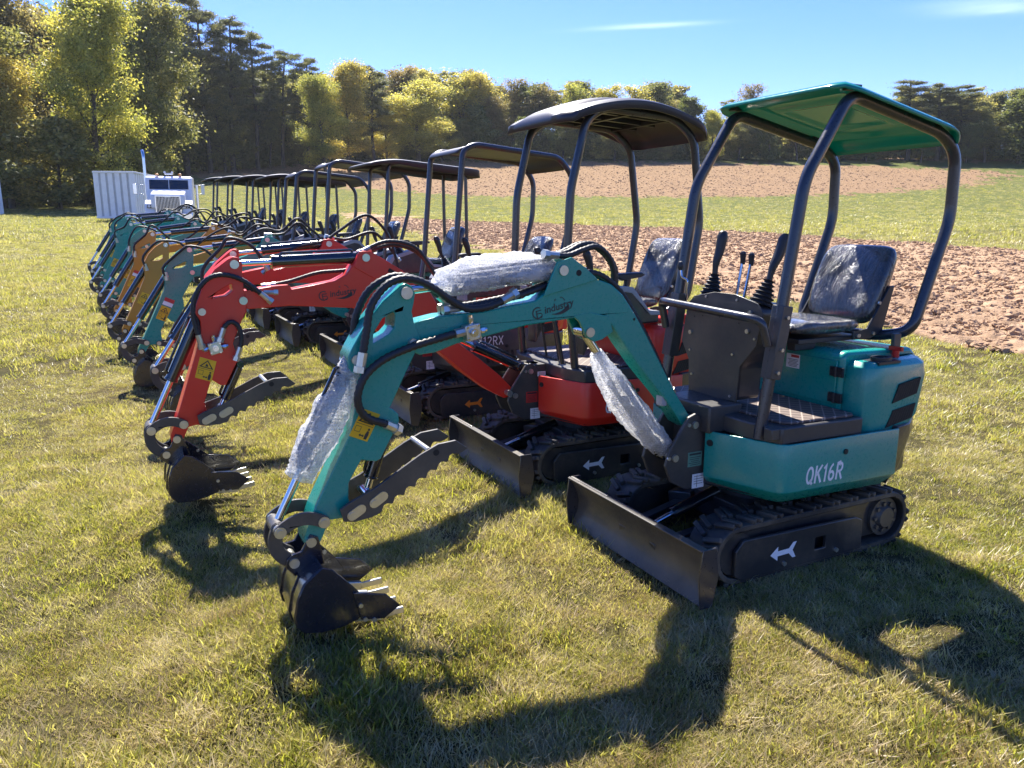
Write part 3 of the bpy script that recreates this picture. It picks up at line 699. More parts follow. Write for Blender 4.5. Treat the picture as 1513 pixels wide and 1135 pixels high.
def excavator(name_label, O, color, pose, style='A', canopy='green', arrow='white', detail=True, heading=27, code='QK16R', offs=0, hz=None, thumb=True, tip=None, logo=None, lod=0):
    th = R(heading); ca, sa = math.cos(th), math.sin(th)
    f = Vector((-ca, -sa, 0)); base = Vector((O[0], O[1], 0))
    g0 = H(O[0]-f.x*.7, O[1]-f.y*.7) if hz is None else hz
    root = empty('excavator', (base.x, base.y, g0), math.atan2(f.y, f.x))
    tag(root, name_label, 'excavator', 'mini excavators parked in a row')
    before = set(o.name for o in D.objects)
    P = pose['pin']
    undercarriage(root, arrow, detail)
    panel = house(root, color, style, detail)
    bracket(root, style, lab_red=(color == 'red'))
    if code:
        g = G()
        if style == 'C':
            stroke_text(g, code, (-.46, .479, .60), (-1, .043, 0), (0, 0, 1), .072, .10, 0, 1.0, .008); m_ = 'white'
        else:
            stroke_text(g, code, (-.548, .4735, .458), (-1, .043, 0), (0, 0, 1), .082, .15, .10, .86, .0085); m_ = 'white'
        g.build('model_lettering', m_, panel)
    if style == 'C':
        g = G()
        for k in range(9): g.beam((-.62-.045*k, .487+.001*k, .46), (-.60-.045*k, .487+.001*k, .55), .022, .006, up=(0, 1, 0))
        g.build('side_louvre', 'mesh', panel)
    # ---------------- boom
    w = .055
    if pose.get('type') == 'A':
        g = G(); g.prism(pose['boom'], -w, w); boom = g.build('boom', color, root, bevel=.005)
        g = G()
        for s in (1, -1): g.prism(LIFTLUG_A, s*.048-.009, s*.048+.009)
        g.prism([(.56, 1.31), (.52, 1.40), (.50, 1.445), (.43, 1.465), (.36, 1.42), (.30, 1.37)], .055, .066); g.prism([(.56, 1.31), (.52, 1.40), (.50, 1.445), (.43, 1.465), (.36, 1.42), (.30, 1.37)], -.066, -.055)
        g.build('lug_plate', color, boom, bevel=.003)
        g = G(); pins(g, [P['lug']], -.072, .074, .021); pins(g, [P['lift']], -.062, .064, .021); pins(g, [P['ab']], -.072, .079, .017); g.build('boom_pin', 'pin', boom)
        g = G(); pins(g, [(.395, 1.40)], .066, .0668, .013); pins(g, [(.10, 1.19)], .055, .0562, .006); g.build('lug_hole', 'mesh', boom)
        # small pale block under the knee, added to stand for a sun glint
        g = G(); g.box((-.095, .02, .80), (.03, .05, .05)); g.build('boom_glint', 'grey', boom, bevel=.006)
    else:
        g = G(); bp = pose['boom']; g.prism(bp, -w, w); boom = g.build('boom', color, root, bevel=.005)
        g = G()
        l = P['lug']; g.prism([(l[0]+.07, l[1]-.05), (l[0]+.035, l[1]+.035), (l[0]-.03, l[1]+.035), (l[0]-.22, l[1]-.08), (l[0]-.05, l[1]-.12)], .055, .063)
        if detail: g.build('lug_plate', color, boom, bevel=.003)
        g = G(); pins(g, [P['lug']], -.07, .073, .022); pins(g, [P['ab']], -.075, .08, .021); pins(g, [P['foot']], -.1, .1, .019); pins(g, [P['lift']], -.06, .064, .016); g.build('boom_pin', 'pin', boom)
        if detail:
            g = G(); q = P['lug']; g.beam((q[0]-.13, .064, q[1]-.07), (q[0]-.24, .064, q[1]-.14), .022, .003, up=(0, 1, 0)); g.build('boom_slot', 'mesh', boom)
    if logo: maker_logo(boom, w+.0002, logo[0], logo[1])
    # ---------------- arm: two cheek plates at the head, box below
    g = G(); wa = .06; g.prism(pose['arm'], -wa, wa, holes=[pose['hole']] if pose['hole'] else ())
    arm = g.build('arm', color, root, bevel=.004)
    g = G(); pins(g, [P['head']], -.08, .074, .023); pins(g, [P['ab']], -.078, .082, .012); pins(g, [P['ct']], -.075, .073, .019); g.build('arm_pin', 'pin', arm)
    if pose.get('stick'): warning_sticker(arm, wa+.0003, *pose['stick'])
    if pose.get('flag'):
        a_, b_, c_ = (Vector(p) for p in pose['stick']); qf = lambda u_, t_: tuple(a_+(b_-a_)*u_+(c_-a_)*t_)
        g = G(); g.prism([qf(0, -.62), qf(1, -.62), qf(1, -.36), qf(0, -.36)], wa, wa+.0015); g.build('red_label', 'redlabel', arm)
        g = G(); g.prism([qf(0, -.35), qf(1, -.35), qf(1, -.08), qf(0, -.08)], wa, wa+.0015); g.build('white_label', 'white', arm)
    # ---------------- cylinders
    def cyl(p0, p1, frac, r, rr, name, y=0):
        a, b = v3(p0, y), v3(p1, y); m = a.lerp(b, frac)
        g = G(); g.cyl(a, m, r, n=20); g.cyl(a.lerp(m, .96), m, r*1.12, n=20); g.cyl(a-Vector((0, .04, 0)), a+Vector((0, .04, 0)), r*.8, n=12)
        c = g.build(name, 'cyl', root, bevel=.002, seg=1)
        g = G(); g.cyl(m, b, rr, n=16); g.cyl(b-Vector((0, .035, 0)), b+Vector((0, .035, 0)), rr*1.5, n=12); g.build('piston_rod', 'chrome', c)
        if detail:
            g = G(); u = (m-a).normalized(); nn = Vector((0, 1, 0)).cross(u); nn = nn if nn.z > 0 else -nn
            q0 = a.lerp(m, .12)+nn*(r+.012)+Vector((0, .012, 0)); q1 = a.lerp(m, .9)+nn*(r+.012)+Vector((0, .012, 0))
            g.tube(fillet([a.lerp(m, .12)+nn*r*.5, q0, q1, a.lerp(m, .93)+nn*r*.5], .02, 4), .007, 8); g.build('oil_pipe', 'cyl', c)
        return c
    rA = .034
    cyl(P['lug'], P['head'], pose.get('fa', .66), rA, .017, 'arm_cylinder')
    cyl(P['ct'], P['lc'], pose.get('fb', .60), .031, .016, 'bucket_cylinder')
    if pose.get('type') == 'A': cyl((P['lfoot'][0]-.0, P['lfoot'][1]), P['lift'], .62, .036, .019, 'lift_cylinder')
    else: cyl(P['lfoot'], P['lift'], .5, .034, .018, 'lift_cylinder')
    # ---------------- thumb
    if thumb:
        t0 = P['th']; tt = tip or (.903, .714)
        src = [(1.44,.557),(1.405,.579),(1.308,.619),(1.12,.726),(1.046,.759),(.97,.765),(.921,.727)]
        low = [(.945,.714)]; p0, p1, nb = Vector((.965, .708)), Vector((1.285, .520)), 7
        for k in range(nb):
            a_ = p0.lerp(p1, k/nb); b_ = p0.lerp(p1, (k+1)/nb); up_ = Vector((.5, .86))
            for t in np.linspace(0, 1, 6)[:-1]: q_ = a_.lerp(b_, t*.86)+up_*(.017*math.sin(math.pi*min(1, t))); low.append((q_.x, q_.y))
            q_ = a_.lerp(b_, .9); low.append((q_.x, q_.y))
        low += [(1.288,.518),(1.32,.508),(1.388,.500),(1.428,.508)]
        S2 = simil((1.39, .52), (.903, .714), t0, tt)
        g = G()
        for s in (1, -1): g.prism([S2(p) for p in src+low], s*.095-.007, s*.095+.007)
        tb = g.build('thumb', 'steel_black', root, bevel=.003)
        g = G()
        for a, b_ in (((1.397, .528), (1.362, .548)), ((1.31, .563), (1.275, .585))):
            a, b_ = S2(a), S2(b_); g.prism(banana(a, b_, 0, .019), .102, .107); g.cyl((a[0], -.1, a[1]), (a[0], .11, a[1]), .014, n=12)
        c = S2((1.08, .735)); g.cyl((c[0], -.1, c[1]), (c[0], .09, c[1]), .012, n=12); g.build('thumb_pin', 'pin', tb)
        g = G(); c = S2((1.055, .727)); pins(g, [c], .1022, .1032, .013); g.build('thumb_hole', 'mesh', tb)
        cb = S2((1.31, .575)); cyl(P['tct'], cb, .8, .026, .014, 'thumb_cylinder')
    else:
        t0 = P['th']; g = G()
        for s in (1, -1): g.prism(banana(t0, (t0[0]-.13, t0[1]-.03), 0, .024), s*.075-.006, s*.075+.006)
        q = (t0[0]-.10, t0[1]-.02); q2 = (P['tct'][0]+.0, P['tct'][1]-.03)
        g.beam(v3(q), v3(q2), .10, .05, up=(0, 1, 0)); tb = g.build('thumb', 'steel_black', root, bevel=.003)
        g = G(); pins(g, [t0, (t0[0]-.13, t0[1]-.03)], -.085, .085, .019); g.build('thumb_pin', 'pin', tb)
    bucket_set(root, P, detail=detail)
    # ---------------- hoses
    def hose(pts, r=.012, name='hydraulic_hose', ends=True):
        c = catmull(pts, 8)
        L = [0]
        for i in range(1, len(c)): L.append(L[-1]+(c[i]-c[i-1]).length)
        tot = L[-1]; n_ = max(8, int(tot/.011)) if detail else max(8, int(tot/.04)); out = []; j = 0
        for k in range(n_+1):
            s = tot*k/n_
            while j < len(c)-2 and L[j+1] < s: j += 1
            out.append(c[j].lerp(c[j+1], (s-L[j])/max(1e-9, L[j+1]-L[j])))
        if detail: rr = lambda t: r*(1+.09*(1 if int(round(t*n_)) % 2 else -1))
        else: rr = r
        g = G(); g.tube(out, rr, 8); h = g.build(name, 'hose', root, ang=80)
        if ends:
            g = G()
            for a, b in ((out[0], out[min(3, n_)]), (out[-1], out[-min(4, n_)])):
                d = (b-a).normalized(); g.cyl(a-d*.02, a+d*.04, r*1.2, n=8); g.cyl(a-d*.035, a-d*.012, r*1.6, n=6)
            g.build('hose_fitting', 'pin', h)
        return h
    def valve(f_, z_, y=.06, rot=0):
        g = G(); rm = Matrix.Rotation(rot, 3, 'Y'); g.box((f_, y+.022, z_), (.062, .044, .062), rm); v = g.build('valve_block', 'pin', root, bevel=.003)
        g = G(); g.cyl((f_, y+.04, z_), (f_, y+.058, z_), .016, n=12); g.cyl((f_, y+.05, z_), (f_, y+.064, z_), .009, n=6)
        for a in (.5, 2.07, 3.64, 5.21): g.cyl((f_+.033*math.cos(a+rot), y+.04, z_+.033*math.sin(a+rot)), (f_+.033*math.cos(a+rot), y+.05, z_+.033*math.sin(a+rot)), .005, n=6)
        for d in ((1, 0, -.1), (-1, 0, .1), (.1, 0, 1)):
            d = Vector(d).normalized(); c = Vector((f_, y+.022, z_)); g.cyl(c+d*.03, c+d*.065, .010, n=8); g.cyl(c+d*.04, c+d*.055, .013, n=6)
        g.build('valve_fitting', 'chrome', v)
    Z = lambda L_, y: [(a, y if not callable(y) else y(i/(len(L_)-1)), b) for i, (a, b) in enumerate(L_)]
    for hs in pose['hoses']: hose(Z(hs[0], hs[1]), hs[2] if len(hs) > 2 else .012)
    for vv in pose['valves']: valve(*vv)
    # ---------------- console, rail, levers, seat, canopy
    if style == 'A':
        g = G(); out = [(-.235, 1.21), (-.19, 1.25), (-.05, 1.28), (.10, 1.28), (.24, 1.25), (.275, 1.21), (.26, 1.14), (.245, 1.06), (.15, .95), (.14, .78), (-.20, .76), (-.21, .93), (-.27, 1.02)]
        g2 = G(); g2.prism(out, 0, .004); g2.v = [(-.44+y*1.0-(.0 if z > .9 else 0), x, z) for x, y, z in g2.v]
        con = g2.build('control_console', 'steel_black', root, bevel=.002)
        g = G(); g.prism([(x*.93, min(z, 1.245)) for x, z in out], 0, .16); g.v = [(-.44-y-.001, x, z) for x, y, z in g.v]; g.build('console_box', 'black', con, bevel=.02, seg=3)
        g = G(); g.box((-.37, -.02, .71), (.20, .34, .13)); g.build('console_foot', 'steel_black', con, bevel=.01)
        g = G()
        for (y, z) in ((-.17, 1.19), (.20, 1.205), (-.20, 1.07), (.19, 1.12)): g.cyl((-.436, y, z), (-.426, y, z), .011, n=8)
        for (y, z) in ((-.10, 1.255), (.11, 1.255), (.235, 1.09), (-.2, .98), (-.18, .86), (.10, .80), (.10, 1.0)): g.cyl((-.436, y, z), (-.430, y, z), .006, n=8)
        g.build('console_bolt', 'pin', con)
        g = G()
        for (y, z) in ((-.12, 1.16), (.0, 1.165), (.13, 1.15), (.17, 1.17), (-.18, 1.15)): g.cyl((-.4358, y, z), (-.4348, y, z), .004, n=6)
        g.build('console_hole', 'mesh', con)
        joystick(root, (-.54, -.19, 1.24), (-.60, -.19, 1.55)); joystick(root, (-.50, .19, 1.235), (-.615, .20, 1.54))
        for y, tp, l in ((.01, (-.555, .005, 1.44), 1), (.06, (-.56, .055, 1.435), 1)):
            g = G(); g.cyl((-.52, y, 1.24), tp, .0065, n=8); lv = g.build('lever', 'chrome', root)
            g = G(); g.tube([Vector(tp)-Vector((0, 0, .03)), Vector(tp), Vector(tp)+Vector((0, 0, .02))], lambda t: .011+.004*t, 8); g.ball(Vector(tp)+Vector((0, 0, .018)), .015, 8); g.build('lever_knob', 'plastic', lv)
        g = G(); g.tube(fillet([(-.46, -.28, 1.22), (-.46, -.275, 1.32), (-.45, -.31, 1.335), (-.45, -.32, 1.38)], .01, 3), .006, 8); lv = g.build('lever', 'chrome', root)
        g = G(); g.ball((-.45, -.32, 1.39), .017, 8, (1, 1, 1.5)); g.build('lever_knob', 'plastic', lv)
        g = G(); g.tube(fillet([(-.395, -.35, 1.08), (-.36, -.35, 1.215), (-.33, -.28, 1.22), (-.33, .28, 1.20), (-.36, .345, 1.19), (-.40, .35, 1.08)], .05, 6), .019, 12); g.build('hand_rail', 'tube', root, ang=60)
        P5 = [(-.385, .66), (-.55, 1.79), (-.78, 2.145), (-1.42, 2.015), (-1.535, 1.93), (-1.545, 1.62), (-1.35, 1.08), (-1.30, 1.045, .20), (-1.29, 1.04, .0)]
        canopy_tubes(root, P5, .35, .027)
        g = G()
        for s in (1, -1):
            a = Vector((-.428, s*.35, .93)); b = Vector((-.475, s*.35, 1.25)); g.beam(a, b, .066, .06); 
        sl = g.build('post_sleeve', 'steel_black', root, bevel=.004)
        g = G()
        for z in (.96, 1.06, 1.2): g.cyl((-.43-(z-.93)*.15, .38, z), (-.43-(z-.93)*.15, .392, z), .009, n=6)
        g.build('sleeve_bolt', 'pin', sl)
        g = G(); g.box((-.40, .42, .70), (.07, .05, .05)); g.box((-1.24, .35, 1.03), (.05, .02, .10)); g.box((-1.24, -.35, 1.03), (.05, .02, .10)); g.build('post_mount', 'steel_black', root, bevel=.004)
        seat(root, -.73, 1.095, hw=.215, back_h=.385, lean=.15, detail=True)
        roof_shell('canopy_roof', 'roofteal', root, -.675, -1.535, .42, lambda u: 2.21-.165*u-.03*max(0, (u-.85)/.15)**2, drop=.04, ribs=.02, th=.012, rad=.12, nx=44, ny=44)
        g = G()
        for s in (1, -1):
            for f_, z_ in ((-.79, 2.15), (-1.38, 2.035)): g.box((f_, s*.35, z_+.022), (.06, .05, .02))
        g.build('roof_clamp', 'plastic', root)
    else:
        cf = pose.get('cf', -.46); cl = pose.get('cl', .88); ch = pose.get('ch', 2.13)
        # side consoles with arm rests
        for s in (1, -1):
            prof = [(-.46, .80), (-.46, 1.08), (-.50, 1.14), (-.74, 1.21), (-.80, 1.20), (-.93, 1.05), (-1.02, 1.04), (-1.02, .98), (-.55, .97)]
            y0, y1 = (.24, .37) if s > 0 else (-.37, -.24)
            g = G(); g.prism(prof, y0, y1); con = g.build('side_console', 'black', root, bevel=.012, seg=2)
            g = G(); trim = [(-.455, .95), (-.455, 1.09), (-.50, 1.152), (-.74, 1.222), (-.81, 1.212), (-.94, 1.062), (-1.03, 1.052), (-1.03, 1.03), (-.95, 1.03), (-.80, 1.175), (-.745, 1.185), (-.52, 1.12), (-.49, 1.07), (-.49, .95)]
            g.prism(trim, y0-.004, y1+.004); g.build('console_trim', 'grey', con, bevel=.004)
            joystick(root, (-.60, s*.305, 1.17), (-.50, s*.305, 1.43), bellow=.045)
            g = G(); g.cyl((-.80, s*.305, 1.20), (-.80, s*.305, 1.26), .014); g.prism([(-.70, 1.275), (-.72, 1.295), (-.90, 1.30), (-.93, 1.285), (-.90, 1.27), (-.75, 1.25)], s*.305-.035, s*.305+.035); g.build('arm_rest', 'plastic', con, bevel=.01)
        g = G(); g.tube(fillet([(-.30, -.28, 1.02), (-.27, -.26, 1.09), (-.27, .26, 1.09), (-.30, .28, 1.02), (-.36, .28, .75)], .04, 5), .014, 10); g.build('hand_rail', 'tube', root, ang=60)
        g = G()
        for y in (-.08, .08):
            g.cyl((-.45, y, .74), (-.40, y, 1.02), .008, n=8); g.ball((-.40, y, 1.03), .018, 8)
        g.build('travel_lever', 'plastic', root)
        g = G(); g.box((-1.16, .36, 1.04), (.03, .03, .04)); g.build('cutoff_switch', 'redplastic', root)
        seat(root, -.72, 1.07, hw=.19, back_h=.42 if style == 'B' else .36, detail=detail and style == 'B')
        if canopy == 'flat':
            for s in (1, -1):
                g = G(); g.tube(fillet([(cf+.08, s*.31, .74), (cf+.03, s*.31, 1.3), (cf-.03, s*.31, ch-.05), (cf-.15, s*.31, ch-.03)], .05, 5), .019, 10); g.build('canopy_post', 'tube', root, ang=60)
                g = G(); g.cyl((cf-cl, s*.31, .95), (cf-cl+.01, s*.31, ch-.10), .018, n=10); g.build('canopy_post', 'tube', root, ang=60)
            roof_shell('canopy_roof', 'roofblack', root, cf+.20, cf-cl-.14, .41, lambda u: ch-.035+.065*math.sin(min(1, u*3.2)*math.pi/2)-.10*u, drop=.012, th=.012, rad=.10, skirt=lambda u: .02+.055*min(1, u*1.6), nx=24, ny=16)
        elif canopy == 'tube':
            Pp = [(cf+.11, .74), (cf+.10, 1.05), (cf-.02, 1.75) if False else (cf+.06, 1.25), (cf-.02, ch-.03), (cf-.12, ch+.02), (cf-cl+.02, ch-.05), (cf-cl-.11, ch-.20), (cf-cl-.10, ch-.52), (cf-cl+.06, 1.05)]
            canopy_tubes(root, Pp, .34, .023)
            roof_shell('canopy_roof', 'roofblack', root, cf+.02, cf-cl-.06, .315, lambda u: ch+.02-.06*u-.06*max(0, (.12-u)/.12)**2-.10*max(0, (u-.86)/.14)**2, drop=.0, th=.012, rad=.03, ribs=.006, nx=26, ny=16)
            g = G()
            for u in np.linspace(.1, .9, 5): g.cyl((cf-.12-cl*.85*u, .30, ch+.02-.05*u), (cf-.12-cl*.85*u, .30, ch+.03-.05*u), .011, n=8)
            g.build('roof_bolt', 'pin', root)
        else:  # domed, two lobed moulded roof
            Pp = [(-.36, .72), (-.40, 1.80), (-.475, 2.12), (-1.25, 2.04), (-1.31, 1.95), (-1.37, 1.55), (-1.24, 1.12), (-1.10, 1.06)]
            Pp = [(-.42, .66), (-.345, 1.35), (-.36, 1.78), (-.46, 2.19), (-.58, 2.265), (-1.10, 2.235), (-1.26, 2.12), (-1.34, 1.60), (-1.26, 1.12), (-1.10, 1.04)]
            canopy_tubes(root, Pp, .34, .025)
            def prof(u, v):
                arch = .115*math.sin(math.pi*min(1, max(0, u)))
                groove = -.016*math.sin(math.pi*min(1, max(0, u)))*math.exp(-((abs(v)-.50)/.07)**2)
                crown = .04*max(0, 1-(abs(v)/.52)**4)
                return arch+groove+crown*math.sin(math.pi*min(1, max(0, u)))**.5
            roof_shell('canopy_roof', 'roofblack', root, -.29, -1.36, .45, lambda u: 2.235-.055*u, drop=.022, th=.014, rad=.17, prof=prof, skirt=lambda u: .045, nx=34, ny=40, ribs=.0)
            g = G()
            for y in (-.2, 0, .2): g.beam((-.50, y, 2.275), (-1.2, y, 2.235), .03, .03)
            for f_ in (-.5, -.8, -1.1): g.beam((f_, -.33, 2.275-.06*(-f_-.4)), (f_, .33, 2.275-.06*(-f_-.4)), .03, .025)
            g.build('roof_stiffener', 'roofblack', root)
    return root

# ------------------------------------------------------------------ the row of machines
arc3 = lambda a, b, c, y0, y1: None
poseA = dict(type='A', boom=BOOM_A, arm=ARM_A, hole=HOLE_A, pin=PIN_A, fa=.70, fb=.66, stick=((1.33, .926), (1.262, .894), (1.384, .826)),
    hoses=[
        ([(1.334,1.10),(1.31,1.211),(1.287,1.307),(1.23,1.376),(1.168,1.4),(1.099,1.391),(1.029,1.355),(0.957,1.305),(0.883,1.274),(0.783,1.283),(0.707,1.315)], lambda t: .088-.04*t, .015),
        ([(1.345,1.12),(1.325,1.182),(1.311,1.262),(1.266,1.348),(1.202,1.393),(1.138,1.404),(1.051,1.375),(.96,1.30)], lambda t: -.05+.05*t, .015),
        ([(0.926,1.191),(1.0,1.179),(1.145,1.148),(1.257,1.109),(1.326,1.055),(1.355,0.991),(1.351,0.937),(1.319,0.893),(1.251,0.861),(1.215,0.84)], lambda t: .085+.03*math.sin(math.pi*t)-.02*t, .015),
        ([(.954,1.275),(.816,1.288),(.673,1.31),(.56,1.34),(.45,1.37),(.30,1.395),(.18,1.33),(.09,1.22),(-.02,1.05),(-.13,.86)], .03, .013),
        ([(.954,1.275),(.816,1.288),(.673,1.31),(.56,1.34),(.45,1.37),(.30,1.395),(.18,1.33),(.09,1.22),(-.02,1.05),(-.13,.86)], -.012, .013),
        ([(.521,1.476),(.43,1.470),(.347,1.492),(.273,1.503),(.207,1.466),(.166,1.401),(.146,1.29),(.05,1.13)], lambda t: .045-.09*t, .0125),
        ([(.50,1.470),(.42,1.482),(.34,1.512),(.262,1.51),(.19,1.466),(.140,1.401),(.12,1.29),(.03,1.13)], lambda t: .02-.09*t, .0125),
        ([(.48,1.46),(.40,1.49),(.32,1.515),(.24,1.50),(.165,1.445),(.12,1.37),(.10,1.27),(.0,1.10)], lambda t: -.02-.07*t, .0125),
    ], valves=[(.891, 1.188, .06, .15)])
poseB = dict(type='B', boom=BOOM_B, arm=ARM_B, hole=HOLE_B, pin=PIN_B, fa=.72, fb=.60, stick=((1.701, .921), (1.622, .890), (1.734, .815)),
    hoses=[
        ([(1.695,1.00),(1.716,1.114),(1.715,1.195),(1.682,1.274),(1.624,1.33),(1.546,1.341),(1.459,1.307),(1.373,1.233),(1.351,1.214)], .085, .0125),
        ([(1.675,0.98),(1.698,1.107),(1.688,1.2),(1.643,1.28),(1.574,1.313),(1.485,1.298),(1.407,1.25),(1.32,1.24)], .045, .0125),
        ([(1.591,1.03),(1.571,1.076),(1.536,1.098),(1.501,1.066),(1.494,0.994),(1.518,0.925)], .09, .0125),
        ([(1.32,1.27),(1.20,1.29),(1.05,1.33),(.90,1.34),(.80,1.36)], -.03, .011),
        ([(.80,1.45),(.66,1.50),(.50,1.47),(.40,1.36),(.30,1.18),(.12,.95)], lambda t: .03-.04*t, .012),
        ([(.78,1.44),(.62,1.48),(.47,1.44),(.37,1.33),(.27,1.15),(.10,.93)], lambda t: -.02-.02*t, .012),
    ], valves=[(1.626, .967, .06, .25)], cf=-.46)
def posed(pins_, **kw):
    p = pose_from(pins_); P = p['pin']; fa = affine([PIN_B['head'], PIN_B['la'], PIN_B['ct']], [P['head'], P['la'], P['ct']])
    lug, hd, ct = P['lug'], P['head'], P['ct']
    p.update(type='B', fa=.70, fb=.62, valves=[], stick=tuple(fa(q) for q in ((1.701, .905), (1.622, .875), (1.745, .79))),
        hoses=[([ct, (ct[0]+.0, ct[1]+.12), (hd[0]+.10, hd[1]+.0), (hd[0], hd[1]+.07), (hd[0]-.12, hd[1]+.03), (hd[0]-.22, hd[1]-.09)], .075, .0125),
               ([(hd[0]-.22, hd[1]-.12), (lug[0]+.25, lug[1]-.06), (lug[0]+.02, lug[1]+.06), (lug[0]-.12, lug[1]+.06), (lug[0]-.28, lug[1]+.17), (lug[0]-.44, lug[1]+.13), (lug[0]-.54, lug[1]-.05), (lug[0]-.6, lug[1]-.3)], lambda t: .05-.08*t, .0115),
               ([(lug[0]-.02, lug[1]+.05), (lug[0]-.16, lug[1]+.03), (lug[0]-.33, lug[1]+.12), (lug[0]-.47, lug[1]+.07), (lug[0]-.58, lug[1]-.12)], lambda t: .0-.06*t, .0115)])
    jr = random.Random(int(P['lug'][0]*1e4+P['head'][0]*1e3)); p['hoses'] = [([(q[0]+jr.uniform(-.03, .03)*(0 < i_ < len(h_[0])-1), q[1]+jr.uniform(-.05, .05)*(0 < i_ < len(h_[0])-1)) for i_, q in enumerate(h_[0])],)+h_[1:] for h_ in p['hoses']]
    p.update(kw); return p
def wrap(parent, axis, rads, seed, twist=1., flap=0, ns=64, nr=36):
    from mathutils import noise as mn
    A = catmull([v3(p, p[2] if len(p) > 2 else 0) for p in axis], 12); K = len(A); g = G()
    rr = np.interp(np.linspace(0, 1, K), np.linspace(0, 1, len(rads)), rads)*.90
    a = (A[1]-A[0]).normalized().orthogonal()
    for k in range(K):
        d = (A[min(k+1, K-1)]-A[max(k-1, 0)]).normalized(); a = (a-d*a.dot(d)).normalized(); b = d.cross(a)
        for i in range(nr):
            t = 2*math.pi*i/nr; dv = a*math.cos(t)+b*math.sin(t)
            nz = mn.noise(Vector((math.cos(t)*1.6+seed, math.sin(t)*1.6, k*.16)))
            nz2 = mn.noise(Vector((math.cos(t)*5+seed, math.sin(t)*5, k*.5)))
            f_ = flap*max(0, math.cos(t-2.2))**6*math.sin(math.pi*k/(K-1))
            nz3 = abs(mn.noise(Vector((math.cos(t)*2.6+seed*2, math.sin(t)*2.6, k*.9)))); g.v.append(A[k]+dv*(rr[k]*(1.04+.20*nz+.10*nz2-.22*nz3)+f_))
    g.f = [(k*nr+i, k*nr+(i+1) % nr, (k+1)*nr+(i+1) % nr, (k+1)*nr+i) for k in range(K-1) for i in range(nr)]; g.m = [0]*len(g.f)
    o = g.build('bubble_wrap', 'wrap', parent, ang=80); return o

m1 = excavator('teal excavator nearest the camera, green canopy and bubble wrapped cylinders', (.5987, 3.4565), 'teal', poseA, 'A', 'green', 'white', hz=0, logo=((.605, 1.226), (.40, 1.270)))
w1 = wrap(m1, [(1.01, 1.365), (.9, 1.375), (.75, 1.39), (.6, 1.405), (.475, 1.412)], [.034, .056, .052, .050, .054, .042], 3, flap=.05)
w2 = wrap(m1, [(.258, 1.05), (.20, .94), (.10, .81), (-.01, .68), (-.10, .59), (-.15, .545)], [.030, .062, .080, .072, .062, .050], 9, flap=.03)
w3 = wrap(m1, [(1.352, 1.12), (1.358, 1.05), (1.40, .97), (1.46, .86), (1.53, .74), (1.565, .67)], [.022, .058, .050, .078, .078, .066, .058], 17, flap=.02)
m2 = excavator('red excavator with black domed canopy, second from the camera', (-.1351, 4.7844), 'red', poseB, 'B', 'domed', 'white', tip=(1.212, .727), logo=((1.068, 1.195), (.845, 1.222)), hz=.0)
p3 = posed(dict(head=(1.215, 1.335), ab=(1.18, 1.15), ct=(1.43, 1.07), la=(1.616, .546), lc=(1.797, .532), bp=(1.66, .465), lb=(1.72, .387), th=(1.50, .55), lug=(.517, 1.40)), cf=-.46, cl=.90, ch=2.13)
excavator('second red excavator, with dark tube framed canopy, behind the red one with the domed canopy', (-.96, 6.25), 'red', p3, 'C', 'tube', 'orangemark', code='MX12RX', tip=(1.01, .72), hz=.048)
CB = dict(head=(1.372, 1.234), ab=(1.363, 1.025), ct=(1.588, .994), la=(1.808, .388), lc=(1.998, .373), bp=(1.859, .308), lb=(1.926, .229), th=(1.704, .378), lug=(.662, 1.319))
def shift(P, dx, dz=0, dlug=None):
    q = {k: (v[0]+dx, v[1]+dz) for k, v in P.items() if k != 'lug'}; q['lug'] = dlug or (P['lug'][0]+dx*.6, P['lug'][1]); return q
rows = [  # O, colour, canopy, pins, canopy height, label
 ((-1.82, 7.99), 'teal', 'flat', CB, 2.10, 'teal excavator with flat dark canopy, directly behind the two red ones', .125),
 ((-2.70, 9.29), 'orange', 'tube', shift(CB, -.08, -.055, (.606, 1.265)), 2.10, 'nearer of the two yellow excavators, next to the teal one with the flat canopy', .189),
 ((-3.38, 10.39), 'orange', 'tube', shift(CB, -.12, -.01, (.537, 1.295)), 2.0, 'farther of the two yellow excavators, beside the four teal ones at the back', .244),
 ((-3.97, 11.59), 'teal', 'flat', shift(CB, -.06, -.04, (.651, 1.291)), 2.0, 'teal excavator right behind the farther yellow one', .303),
 ((-4.73, 12.79), 'teal', 'flat', shift(CB, -.06, -.01, (.633, 1.313)), 2.0, 'teal excavator third from the truck end of the row', .362),
 ((-5.48, 13.99), 'teal', 'flat', shift(CB, -.18, .02, (.495, 1.312)), 2.0, 'teal excavator second from the truck end of the row', .419),
 ((-6.19, 15.19), 'teal', 'flat', shift(CB, -.20, .01, (.40, 1.32)), 1.99, 'farthest teal excavator, at the truck end of the row', .476)]
for i, (O, c, can, P_, ch, lab, hz_) in enumerate(rows):
    excavator(lab, O, c, posed(P_, cf=-.48, cl=.87, ch=ch, flag=i in (0, 2, 6)), 'C', can, 'orangemark', detail=False, code='MX12RX' if i < 2 else None, thumb=False, hz=hz_)

